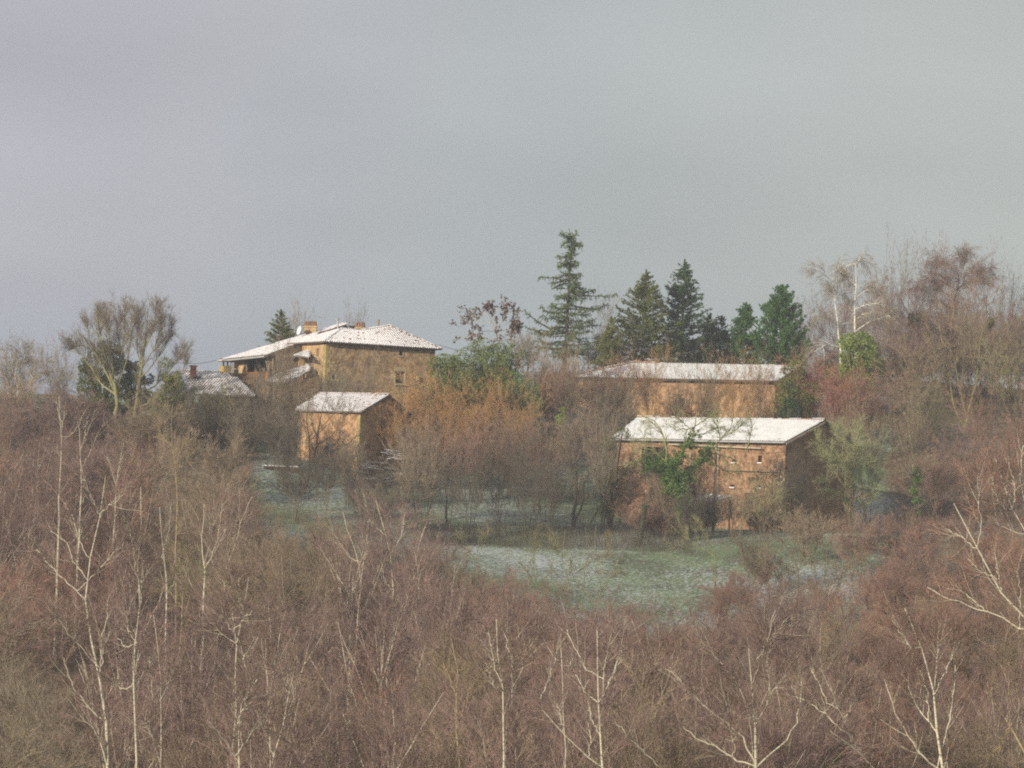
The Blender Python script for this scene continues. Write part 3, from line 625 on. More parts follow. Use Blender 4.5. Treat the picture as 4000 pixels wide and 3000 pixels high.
# ------------------------------------------------------------------ small barn in front of the tall house
SE = [P(1410,1611,382.5)]; S = Fr(SE[0][:2], -37)   # u points right and towards the camera
Sf = Fr((SE[0] + S.v*.35 - S.u*.35)[:2], -37)
szE = SE[0][2]; lenS = -S.face(1147,1602)[0]; halfS = 4.1
Rr = S.pt(0, halfS, P(1518,1541, S.pt(0,halfS,0)[1])[2]); Rl = S.pt(-S.face(1245,1539,halfS)[0]*-1, halfS, Rr[2])
El = S.pt(-lenS, 0, szE + .05); Er = S.pt(0, 0, szE); Br = S.pt(0, 2*halfS, szE); Bl = S.pt(-lenS, 2*halfS, szE)
sgz = ground(*S.pt(-3, 2, 0)[:2]) - .8
shed = thing('small_barn', 'small gabled barn of orange earth with a snowy roof, before the tall house', 'barn', (SE[0][0], SE[0][1], sgz))
sgs = lambda s, t: -.05*math.sin(s*1.1)
r1 = roof(shed, [Er, El, Rl, Rr], -S.v, pitch=.235, row=.36, cap=300, probs=(.80,.15,.04,.01)); roof(shed, [Rr, Rl, Bl, Br], S.v, pitch=.3, row=.5, cap=40, probs=(.8,.15,.04,.01))
ridge_tiles(r1, Rl + (0,0,.05), Rr + (0,0,.05), bare=.12)
wz = szE - .12; wl = lenS - .7; wd = 2*halfS - .7; pk = Rr[2] - .22
gt = lambda b: wz + (pk-wz)*(1-abs(b-(halfS-.35))/(halfS-.35))
wall(Sf.pt(0,0,0), -Sf.u, -Sf.v, wl, sgz-1, wz, rough=.06, step=.26).obj('front_wall', [M['pise']], shed)
wo = sbox(1492,1617,1500,1634, Sf)
wall(Sf.pt(0,0,0), Sf.v, Sf.u, wd, sgz-1, wz, [wo], rough=.05).obj('gable_wall', [M['pise']], shed)
gg = wall(Sf.pt(0,0,0), Sf.v, Sf.u, wd, wz+.003, pk, (), rough=.03, top=lambda b: max(gt(b), wz+.01)); gg.obj('gable_top', [M['pise']], shed)
gg = wall(Sf.pt(-wl,0,0), Sf.v, -Sf.u, wd, sgz-1, pk, (), top=lambda b: gt(b)); gg.obj('gable_wall', [M['pise']], shed)
wall(Sf.pt(0,wd,0), -Sf.u, Sf.v, wl, sgz-1, wz).obj('back_wall', [M['pise']], shed)
z = sgz + .3; i = 0
while z < wz - .3:
    h = rng.uniform(.3, .45); la, lb = ((.45,.25) if i % 2 else (.25,.45)); g = Geo(); g.obox(Sf.pt(.035,-.035,z), -Sf.u*(la), Sf.v*.25, np.array([0,0,h-.02])); g.obox(Sf.pt(.034,.215,z), -Sf.u*.2, Sf.v*lb, np.array([0,0,h-.02]))
    g.obj('quoin', [M['quoin']], shed); z += h; i += 1
for (x0,y0,x1,y1) in ((1178,1688,1196,1745),(1130,1690,1146,1740)):   # pale render patches left of the front
    a_, z1_ = Sf.face(x0,y0); a2, z0_ = Sf.face(x1,y1); rect_part('render_patch', 'pise_pale', Sf, a_, a2, z0_, z1_, .045, .02, shed)
for k in (0, .25, .5, .75, 1):
    for sgn_ in (0, 1):
        a_ = S.pt(-.02, halfS*k if not sgn_ else 2*halfS - halfS*k, 0)
bar('verge_rafter', 'timber_dark', Er + (0,0,-.16) , Rr + (0,0,-.18), .07, shed, 4); bar('verge_rafter', 'timber_dark', Br + (0,0,-.16), Rr + (0,0,-.18), .07, shed, 4)

# ------------------------------------------------------------------ low cottage at the far left
cp = fit_poly([(755,1541),(996,1549),(880,1457),(716,1447),(935,1484)], [389.0,387.6,394.6]); cp = [cp[0], cp[1], cp[4], cp[2], cp[3]]
cgz = ground(*cp[0][:2]) - 1
cot = thing('low_cottage', 'low cottage with a patchy snowy tile roof and a red brick chimney', 'cottage', (cp[0][0], cp[0][1], cgz))
ce = unit((cp[1]-cp[0]) * (1,1,0)); cv = np.array([-ce[1], ce[0], 0])
rc = roof(cot, cp, -cv, pitch=.26, row=.40, cap=300, probs=(.60,.28,.10,.02)); ridge_tiles(rc, cp[4] + (0,0,.05), cp[3] + (0,0,.05), bare=.3)
co = cp[0] + ce*.5 + cv*.5; lc = np.linalg.norm(cp[1]-cp[0]) - 1; cz = cp[0][2] - .1
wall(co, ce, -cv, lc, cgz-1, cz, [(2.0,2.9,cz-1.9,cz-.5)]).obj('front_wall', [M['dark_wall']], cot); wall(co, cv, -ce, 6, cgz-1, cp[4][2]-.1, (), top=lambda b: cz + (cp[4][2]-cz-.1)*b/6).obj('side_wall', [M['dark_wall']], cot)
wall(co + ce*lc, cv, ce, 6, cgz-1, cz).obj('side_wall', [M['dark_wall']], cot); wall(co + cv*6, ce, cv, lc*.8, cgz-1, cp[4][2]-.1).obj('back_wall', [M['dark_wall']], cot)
g = Geo(); g.obox(co + ce*2 + cv*.3 + np.array([0,0,cz-1.9-co[2]]), ce*.9, cv*.03, np.array([0,0,1.4])); g.obj('door', [M['timber_dark']], cot)
chimney(cot, 742, 764, 1432, 1472, 393.2, 'brick', 0, d=.6)
g = Geo(); c0 = P(740,1473,392.4); g.obox(c0, ce*.9, cv*1.0, np.array([0,0,.12])); g.obj('chimney_flashing', [M['timber_dark']], cot)
for x_, r_ in ((748,.16),(757,.1)): g = Geo(); c0 = P(x_,1430,393.5); g.tube([c0 - (0,0,.04), c0 + (0,0,.10), c0 + (0,0,.16)], [r_*1.2, r_, .03], 7); g.obj('snow_cap', [M['snow']], cot)

# ------------------------------------------------------------------ long barn, upper right
B0 = P(3036,1488,410.0); B = Fr(B0[:2], -32); bzE = B0[2]; lenB = -B.face(2225,1461)[0]; hB = 4.9
zR = P(3120,1429,B.pt(0,hB,0)[1])[2]; aRl = B.face(2482,1393,hB)[0]
bE0, bE1, bR1, bR0 = B.pt(-lenB,0,bzE+.1), B.pt(0,0,bzE), B.pt(.0,hB,zR), B.pt(aRl,hB,zR+.15)
bgz = ground(*B.pt(-8,2,0)[:2]) - 1
barn = thing('long_barn', 'long earth-walled upper barn at right, its white snowy roof behind bare shrubs', 'barn', (B0[0], B0[1], bgz))
def sagb(s, t): return -.30*math.sin(math.pi*np.clip(s/lenB, 0, 1))*1.0 + .22*math.sin(math.pi*np.clip(s/9., 0, 1))
pf = [bE0, bE1, bR1, bR0]
d_ = unit(-B.v)
rB = roof(barn, pf, -B.v, pitch=.26, mode='course', sag=sagb, snowmat='barn_snow')
roof(barn, [bE0, bR0, B.pt(-lenB,2*hB,bzE)], -B.u, pitch=.5, row=.8, cap=30); roof(barn, [bR0, bR1, B.pt(0,2*hB,bzE), B.pt(-lenB,2*hB,bzE)], B.v, pitch=.5, mode='course')
def srf(a, b):  # point on the front roof incl. sag
    s_ = abs(a + lenB) if np.dot(bE0-bE0, B.u) == 0 else 0
    k = b/hB; p = B.pt(a, b, bzE+.1*(1-k)+(zR+.1-bzE)*k - 0); return p
rp = [bR0 + (bR1-bR0)*k for k in np.linspace(0, 1, 9)]
s_of = lambda p: float(np.dot(p - bE0, B.u))
rp = [p + np.array([0,0,sagb(s_of(p),0)+.06]) for p in rp]
for p, q in zip(rp[:-1], rp[1:]): ridge_tiles(rB, p, q, r=.20, step=.5, bare=.8)
hp = [bE0 + (bR0-bE0)*k for k in np.linspace(0, 1, 5)]; hp = [p + np.array([0,0,sagb(s_of(p),0)+.05]) for p in hp]
for p, q in zip(hp[:-1], hp[1:]): ridge_tiles(rB, p, q, r=.13, step=.45, bare=.4)
Bw = Fr((B.pt(-.5,.55,0))[:2], -32); bwz = bzE - .25
bo = Bw.face(2662,1560)[0]; 
wall(Bw.pt(0,0,0), -Bw.u, -Bw.v, lenB-1, bgz-1, bwz, [(-Bw.face(2672,1580)[0], -Bw.face(2652,1580)[0], Bw.face(2660,1600)[1], Bw.face(2660,1555)[1])], rough=.06, step=.35).obj('front_wall', [M['pise']], barn)
a0_, a1_ = Bw.face(2652,1580)[0], Bw.face(2672,1580)[0]; rect_part('door', 'timber_dark', Bw, a0_, a1_, Bw.face(2660,1600)[1], Bw.face(2660,1555)[1], -.3, .35, barn)
wall(Bw.pt(0,0,0), Bw.v, Bw.u, 2*hB-1.1, bgz-1, zR-.3, (), top=lambda b: bwz + (zR-.3-bwz)*(1-abs(b-hB+.55)/(hB-.55))).obj('gable_wall', [M['pise']], barn)
wall(Bw.pt(-(lenB-1),0,0), Bw.v, -Bw.u, 2*hB-1.1, bgz-1, bwz).obj('end_wall', [M['pise']], barn); wall(Bw.pt(0,2*hB-1.1,0), -Bw.u, Bw.v, lenB-1, bgz-1, bwz).obj('back_wall', [M['pise']], barn)
bar('eave_board', 'timber_dark', bE0 + (0,0,-.18), bE1 + (0,0,-.14), .07, barn, 4)

# ------------------------------------------------------------------ lower barn, right centre
Q0 = P(3070,1724,368.5); Q = Fr(Q0[:2], -42); qzE = Q0[2]; hQ = 5.6
aL = Q.face(2385,1692)[0]; zQ = P(3228,1640,Q.pt(0,hQ,0)[1])[2]; lenQ = -aL
qE0, qE1, qR1 = Q.pt(aL,0,qzE), Q.pt(0,0,qzE), Q.pt(0,hQ,zQ); qR0 = Q.pt(Q.face(2492,1604,hQ)[0], hQ, zQ)
qgz = ground(*Q.pt(-2,2,0)[:2]) - .8
lb = thing('lower_barn', 'lower two-storey rubble barn at right, behind the ivy covered walnut', 'barn', (Q0[0], Q0[1], qgz))
sagq = lambda s, t: -.10*math.sin(math.pi*np.clip(s/lenQ, 0, 1))
rQ = roof(lb, [qE0, qE1, qR1, qR0], -Q.v, pitch=.25, mode='course', sag=sagq, snowmat='barn_snow')
roof(lb, [qR0, qR1, Q.pt(0,2*hQ,qzE), Q.pt(aL,2*hQ,qzE)], Q.v, pitch=.5, mode='course')
rp = [qR0 + (qR1-qR0)*k for k in np.linspace(0, 1, 8)]; rp = [p + np.array([0,0,sagq(float(np.dot(p-qE0,Q.u)),0)+.05]) for p in rp]
for p, q in zip(rp[:-1], rp[1:]): ridge_tiles(rQ, p, q, r=.17, step=.45, bare=.5)
bar('gutter', 'metal', qE0 + (-Q.v)*.12 + (0,0,-.12), qE1 - Q.v*.12 + (0,0,-.12), .08, lb, 8)
g = Geo(); g.obox(qE1 + Q.u*.02 + (0,0,-.32), Q.v*.06, Q.u*.06, np.array([0,0,.2])); 
g = Geo(); off = Q.u*.06; g.prism([qE1 + Q.u*.03 + (0,0,-.30), qR1 + Q.u*.03 + (0,0,-.34), qR1 + Q.u*.03 + (0,0,-.16), qE1 + Q.u*.03 + (0,0,-.13)], off); g.obj('verge_board', [M['pale_timber']], lb)
for k in (.25,.5,.75,.97):
    c_ = qE1 + (qR1-qE1)*k + (0,0,-.28); g = Geo(); g.obox(c_, Q.u*.12, Q.v*.22, np.array([0,0,.15])); g.obj('purlin_end', [M['plank']], lb)
Qw = Fr((Q.pt(-.35,.45,0))[:2], -42); qwz = qzE - .12; wlQ = lenQ - .8; dQ = 2*hQ - .9
def qbox(x0,y0,x1,y1):
    a1_, a0_ = -Qw.face(x0,(y0+y1)/2)[0], -Qw.face(x1,(y0+y1)/2)[0]; return (round(a0_,4), round(a1_,4), round(Qw.face((x0+x1)/2,y1)[1],4), round(Qw.face((x0+x1)/2,y0)[1],4))
ops = [qbox(2505,1746,2606,1866), qbox(2860,1796,2874,1806), qbox(2962,1780,2976,1806), qbox(2853,1892,2868,1902), qbox(2960,1896,2972,1905), qbox(2535,1905,2600,2020), qbox(2908,1925,2942,2032)]  # last opening stands in for a tree trunk's shadow on the wall
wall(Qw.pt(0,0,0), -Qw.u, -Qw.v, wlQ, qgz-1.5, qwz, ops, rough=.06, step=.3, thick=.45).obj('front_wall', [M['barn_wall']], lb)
pq = zQ - .25; qt = lambda b: qwz + (pq-qwz)*(1-abs(b-(hQ-.45))/(hQ-.45))
wall(Qw.pt(0,0,0), Qw.v, Qw.u, dQ, qgz-1.5, qwz).obj('gable_wall', [M['barn_wall']], lb); wall(Qw.pt(0,0,0), Qw.v, Qw.u, dQ, qwz+.003, pq, (), top=lambda b: max(qt(b), qwz+.01)).obj('gable_top', [M['barn_wall']], lb)
wall(Qw.pt(-wlQ,0,0), Qw.v, -Qw.u, dQ, qgz-1.5, pq, (), top=qt).obj('gable_wall', [M['barn_wall']], lb); wall(Qw.pt(0,dQ,0), -Qw.u, Qw.v, wlQ, qgz-1.5, qwz).obj('back_wall', [M['barn_wall']], lb)
for (a0_,a1_,z0_,z1_) in ops[1:5]:
    rect_part('window_sill', 'snow', Qw, -a1_-.06, -a0_+.06, z0_-.09, z0_-.003, .10, .15, lb); rect_part('shutter', 'timber_dark', Qw, -a1_, -a0_, z0_, z1_, -.35, .38, lb)
def qbar(nm, mat, x0,y0,x1,y1,r,out=.2):
    a_, z_ = Qw.face(x0,y0); a2, z2 = Qw.face(x1,y1); return bar(nm, mat, Qw.pt(a_,-out,z_), Qw.pt(a2,-out,z2), r, lb, 5)
d0,d1,e0,e1 = ops[6]; rect_part('door', 'timber_dark', Qw, -d1, -d0, e0, e1, -.3, .36, lb)  # dark panel added as the trunk's shadow, not a real door
qbar('rail_pole', 'pale_timber', 2625,1736,2985,1752,.06,.45); qbar('rail_pole', 'timber', 2830,1836,3055,1844,.05,.30)
for (x0,y0,x1,y1) in ((3025,1800,3012,1970),(3052,1800,3040,1950),(2706,1740,2694,1900),(2816,1730,2806,1860),(2924,1720,2922,1765)): qbar('ladder_pole', 'pale_timber', x0,y0,x1,y1,.035,.28)
a_, z_ = Qw.face(3044,1852); a2, z2 = Qw.face(3072,2035); 
g = Geo(); 
for k in range(7):
    h_ = (z_-z2)/7; w_ = 1.0 + .10*(6-k) + rng.uniform(-.05,.05); g = Geo(); g.obox(Qw.pt(.03,-.05-.05*(6-k), z2+h_*k), -Qw.u*w_*.62, Qw.v*.6, np.array([0,0,h_-.015])); g.obj('buttress_stone', [M['stone']], lb)
# small lean-to roof of snowy sheets on posts against the barn
pr = thing('open_shelter', 'small open shelter with a sagging snowy roof, against the foot of the lower barn', 'shelter', tuple(P(2790,2040,366)))
sp = fit_poly([(2722,1948),(2790,1962),(2862,1940),(2760,1930)], [366.5,364.5,367.5]); sp = [sp[0], sp[1], sp[2], sp[3]]
g = Geo(); g.prism(sp, np.array([0,0,-.08])); g.obj('roof', [M['metal']], pr)
for k in range(6):
    u0 = sp[0] + (sp[3]-sp[0])*0 ; a_ = sp[0] + (sp[1]-sp[0])*k/6; b_ = sp[3] + (sp[2]-sp[3])*k/6; a2 = sp[0] + (sp[1]-sp[0])*(k+.8)/6; b2 = sp[3] + (sp[2]-sp[3])*(k+.8)/6
    g = Geo(); g.prism([a_ + (0,0,.004), a2 + (0,0,.004), b2 + (0,0,.004), b_ + (0,0,.004)], np.array([0,0,.05+.02*(k%2)])); g.obj('snow_strip', [M['snow'] if k % 2 else M['metal']], pr)
for x_, y_, Y_ in ((2730,1952,366.4),(2790,1966,364.7),(2852,1946,367),(2770,1955,365.4)): p_ = P(x_, y_, Y_); bar('post', 'timber', p_, np.array([p_[0], p_[1], ground(p_[0], p_[1])-.2]), .08, pr)

# ------------------------------------------------------------------ poles, wires, small things
def pole(px, ytop, Y, label, r=.13):
    tp = P(px, ytop, Y); gzq = ground(tp[0], tp[1]); o = thing('utility_pole', label, 'pole', (tp[0], tp[1], gzq), 'poles around the farm')
    g = Geo(); g.tube([np.array([tp[0], tp[1], gzq-.3]), tp], [r*1.2, r*.8], 8); g.obj('pole_shaft', [M['pale_timber']], o)
    g = Geo(); g.obox(tp + (-.12,-.12,.0), (.24,0,0), (0,.24,0), (0,0,.08)); g.obj('pole_cap', [M['metal']], o); return tp
T1 = pole(2799, 1742, 362, 'pale wooden utility pole standing in front of the lower barn')
def wire(pts, label, sagm=.5, r=.018):
    A_, B_ = pts; k = np.linspace(0, 1, 14)[:, None]; c_ = A_ + (B_-A_)*k; c_[:, 2] -= sagm*4*(k*(1-k))[:, 0]
    g = Geo(); g.tube(c_, r, 4); tag(g.obj('overhead_wire', [M['wire']], None, np.zeros(3)), label, 'wire')
wire((P(690,1415,408), P(868,1400,410)), 'dark overhead wire running left from the corner of the long roof', .3, .022)
wire((P(1715,1346,408), P(1860,1368,400)), 'dark overhead wire running right from the eave of the tall house', .25, .022)
wire((T1 + (0,0,-.1), P(3070,1765,364)), 'thin wire from the utility pole along the right half of the barn', .3, .014)
wire((T1 + (0,0,-.1), P(2300,1690,366)), 'thin wire from the utility pole towards the left, over the lower barn roof', .4, .014)
wire((T1 + (0,0,-.6), P(3075,1830,364)), 'lower thin wire from the utility pole across the barn wall', .3, .012)
def post(px, py, Y, h, label, mat='timber_dark', r=.09):
    p = P(px, py, Y); z_ = ground(p[0], p[1]); o = tag(Geo().tube([np.array([0,0,-.3]), np.array([.02,0,h])], [r, r*.85], 7).obj('fence_post', [M[mat]], None, np.zeros(3)), label, 'post'); o.location = (p[0], p[1], z_)
post(3433,2060,366,1.6, 'dark wooden fence post in the grass right of the lichen covered tree')
post(3735,2060,366,1.3, 'short fence post beside the dark logs at right')
post(3080+380,2170,352,.9, 'pale short stake on the snowy meadow below the fence post', 'timber', .06)
# ------------------------------------------------------------------ plant materials
def bark(name, stops, **k): return material(name, stops, k.pop('scale', 5), 4, vary=k.pop('vary', .15), **k)
M['bark_birch'] = bark('birch_bark', [(.30, L(70,60,48)), (.40, L(172,163,140)), (.6, L(206,199,178)), (.75, L(168,157,126))], scale=3.0, stretch=(1,1,5))
M['bark_white'] = bark('white_birch_bark', [(.30, L(120,112,98)), (.38, L(206,202,188)), (.7, L(226,222,208))], scale=2.0, stretch=(1,1,4))
M['bark_pale'] = bark('pale_brown_bark', [(.3, L(120,104,76)), (.55, L(164,148,112)), (.7, L(140,134,84))], scale=3)
M['bark_lichen'] = bark('lichen_bark', [(.3, L(96,92,66)), (.5, L(134,132,88)), (.7, L(150,148,104))], scale=3)
M['bark_dark'] = bark('dark_bark', [(.3, L(52,48,40)), (.6, L(86,80,66))], scale=3)
M['bark_brown'] = bark('brown_bark', [(.3, L(84,72,56)), (.6, L(122,106,82))], scale=3)
def tw(name, a, b, vary=.22): return material(name, [(.35, a), (.65, b)], 1.2, 3, vary=vary, rough=.8)
M['tw_mauve'] = tw('mauve_twigs', L(112,93,88), L(140,117,107))
M['tw_redbrown'] = tw('red_brown_twigs', L(122,96,85), L(148,118,102))
M['tw_tan'] = tw('tan_twigs', L(120,105,88), L(148,131,108))
M['tw_olive'] = tw('olive_twigs', L(116,110,84), L(142,136,102))
M['tw_lichen'] = tw('grey_green_twigs', L(128,130,96), L(154,154,112))
M['tw_grey'] = tw('grey_twigs', L(112,100,88), L(140,128,108))
M['tw_dark'] = tw('dark_twigs', L(78,72,64), L(102,94,80))
M['tw_red'] = tw('red_twigs', L(146,100,88), L(168,122,106))
M['tw_orange'] = tw('orange_twigs', L(156,122,84), L(180,144,100))
M['leaf_orange'] = tw('orange_leaves', L(166,120,72), L(190,144,90), .1)
M['leaf_seed'] = tw('dry_seed_heads', L(104,82,72), L(130,104,90))
def gr(name, a, b, c=None, vary=.1): return material(name, [(.3, a), (.5, b), (.7, c or b)], .8, 4, vary=vary, rough=.75)
M['n_cedar'] = gr('cedar_needles', L(66,84,54), L(92,110,68), L(116,128,78))
M['n_spruce'] = gr('spruce_needles', L(54,66,32), L(86,94,44), L(106,108,54))
M['n_dark'] = gr('dark_needles', L(36,56,36), L(54,78,46), L(74,96,54))
M['n_bright'] = gr('green_needles', L(46,76,36), L(66,100,46), L(88,122,56))
M['n_olive'] = gr('olive_needles', L(78,88,40), L(108,112,54), L(126,122,64))
M['n_yellow'] = gr('yellow_green_foliage', L(84,102,44), L(116,132,58), L(140,152,76))
M['n_shrub'] = gr('evergreen_leaves', L(66,82,42), L(98,112,56), L(128,140,72))
M['n_ivy'] = gr('ivy_leaves', L(58,82,40), L(88,116,54), L(116,140,68))

# ------------------------------------------------------------------ branch growing
def nrm3(v): return v / (np.linalg.norm(v, axis=-1, keepdims=True) + 1e-9)
def spawn(Pn, R, n_each, t0, t1, length, ang, k=3, up=0.0, wig=.08, rr=.6, tip=.35, trop=0.0, taper=.5, rmin=0, rmax=9, flat=0.0):
    """children along parent polylines. length: absolute mean; shrinks by TAPER towards the parent's tip"""
    n = len(Pn)
    if n == 0: return np.zeros((0, k, 3)), np.zeros((0, k))
    cnt = np.full(n, n_each) if np.isscalar(n_each) else n_each
    cnt = np.floor(cnt + rng.random(n)).astype(int); pi = np.repeat(np.arange(n), cnt); N = len(pi)
    if N == 0: return np.zeros((0, k, 3)), np.zeros((0, k))
    t = rng.uniform(t0, t1, N); K = Pn.shape[1] - 1; f = t*K; i = np.minimum(f.astype(int), K-1); w = (f-i)[:, None]
    A = Pn[pi, i]; B = Pn[pi, i+1]; base = A*(1-w) + B*w; T = nrm3(B-A); r0 = R[pi, i]*(1-w[:, 0]) + R[pi, i+1]*w[:, 0]
    q = rng.normal(size=(N, 3)); q[:, 2] *= (1-flat); q = nrm3(q - (q*T).sum(1, keepdims=True)*T)
    a = np.radians(ang) * rng.uniform(.65, 1.3, N)[:, None]
    d = nrm3(T*np.cos(a) + q*np.sin(a) + np.array([0, 0, up])); Ln = length*rng.uniform(.55, 1.25, N)*(1 - taper*t)
    pts = [base]; p = base
    for j in range(k-1):
        p = p + d*(Ln/(k-1))[:, None]; pts.append(p); d = nrm3(d + np.array([0, 0, trop]) + rng.normal(0, wig, (N, 3)))
    rs = np.clip(r0*rr, rmin, rmax)[:, None]*np.linspace(1, tip, k)[None]
    return np.stack(pts, 1), rs
def resample(pts, n):
    pts = np.asarray(pts, float); s = np.concatenate([[0], np.cumsum(np.linalg.norm(np.diff(pts, axis=0), axis=1))]); u = np.linspace(0, s[-1], n)
    return np.stack([np.interp(u, s, pts[:, j]) for j in range(3)], 1)

class Plant:
    """collects the meshes of one kind of plant: trunk and crown (and leaves), local to its base"""
    def __init__(s): s.parts = []
    def add(s, name, geo, mats): s.parts.append((name, geo.mesh(name, mats))); return s
def put(plant, name, loc, label, cat, group=None, scale=1.0, rz=None, mats=None, sz=None):
    o = link(name, None, None, loc); tag(o, label, cat, group)
    o.scale = (scale, scale, scale*(sz or 1)); o.rotation_euler = (0, 0, rng.uniform(0, 6.28) if rz is None else rz)
    for nm, me in plant.parts:
        c_ = link(nm, me, o)
        if mats and nm in mats:
            c_.material_slots[0].link = 'OBJECT'; c_.material_slots[0].material = mats[nm]
    return o

def broom(h, w, stems=1, limbs=12, sub=9, tw1=9, tw2=5, tl=.75, lean=.12, bark_='bark_birch', twm='tw_mauve', r0=.09, ang=32, up=.25, droop=0.0, clear=.25, bs=.12, rl=.018, rt=.0085, wig=.05, leaf=None, nleaf=0, lsize=.05, cut=1.0):
    """bare deciduous tree or shrub, height H, crown half width W"""
    g = Geo(); St = []; SR = []
    for i in range(stems):
        az = rng.uniform(0, 6.28); sp = (w*.75 if stems > 1 else w*lean)*rng.uniform(.3, 1.1); hh = h*rng.uniform(.68, 1.0) if i else h
        k = 9; u = np.linspace(0, 1, k); base = np.array([rng.normal(0, bs), rng.normal(0, bs), -.3]) if stems > 1 else np.array([0, 0, -.3])
        wob = np.cumsum(rng.normal(0, wig*.5*h/8, (k, 3)), 0)*u[:, None]; wob[:, 2] *= .2
        St.append(base + np.stack([math.cos(az)*sp*u**1.25, math.sin(az)*sp*u**1.25, u*hh], 1) + wob); SR.append(r0*(1.0 if stems == 1 else .7)*(1-u*.86))
    St, SR = np.array(St), np.array(SR)
    Ll = w*1.75/max(.35, math.sin(math.radians(ang+12)))
    L1, R1 = spawn(St, SR, limbs/max(1, stems**.6), clear, .93, Ll, ang*1.2, 6, up*.6, wig*2, .62, .3, trop=up*.22, taper=.6, rmin=rl)
    L2, R2 = spawn(L1, R1, sub, .12, .98, Ll*.42, 36, 3, up*.5, wig*2, .6, .4, trop=up*.2-droop*.5, taper=.4, rmin=.009)
    L2b, R2b = spawn(St, SR, sub*1.5, .55, .99, Ll*.35, 38, 3, up*.5, wig*2, .5, .4, trop=up*.2-droop*.5, taper=.4, rmin=.009)
    L2 = np.concatenate([L2, L2b]); R2 = np.concatenate([R2, R2b])
    V, Q = tubes(St, SR, 6); g.add(V, Q, 0, True); V, Q = tubes(L1, R1, 4); g.add(V, Q, 0, True)
    pl = Plant().add('trunk', g, [M[bark_]])
    g = Geo(); V, Q = tubes(L2, R2, 3); g.add(V, Q)
    L3, R3 = spawn(L2, R2, tw1, .08, 1.0, tl, 34, 2, up*.3, .16, .7, .5, trop=-droop, taper=.25, rmin=rt, rmax=rt*1.5)
    L4, R4 = spawn(L3, R3, tw2, .1, 1.0, tl*.55, 38, 2, 0, .1, .8, .45, trop=0, taper=.2, rmin=rt*.7, rmax=rt*1.0)
    if droop: L4[:, 1, 2] -= .25*droop*tl
    V, Q = tubes(L3, R3, 3); g.add(V, Q); g.add(*cones(L4[:, 0], L4[:, 1], R4[:, 0]))
    pl.add('crown', g, [M[twm]])
    if leaf:
        pts = L4.reshape(-1, 3); pts = pts[rng.integers(0, len(pts), nleaf)] + rng.normal(0, .04, (nleaf, 3))
        g = Geo(); g.add(*leaves(pts, lsize)); pl.add('leaves', g, [M[leaf]])
    pl.h = h; return pl

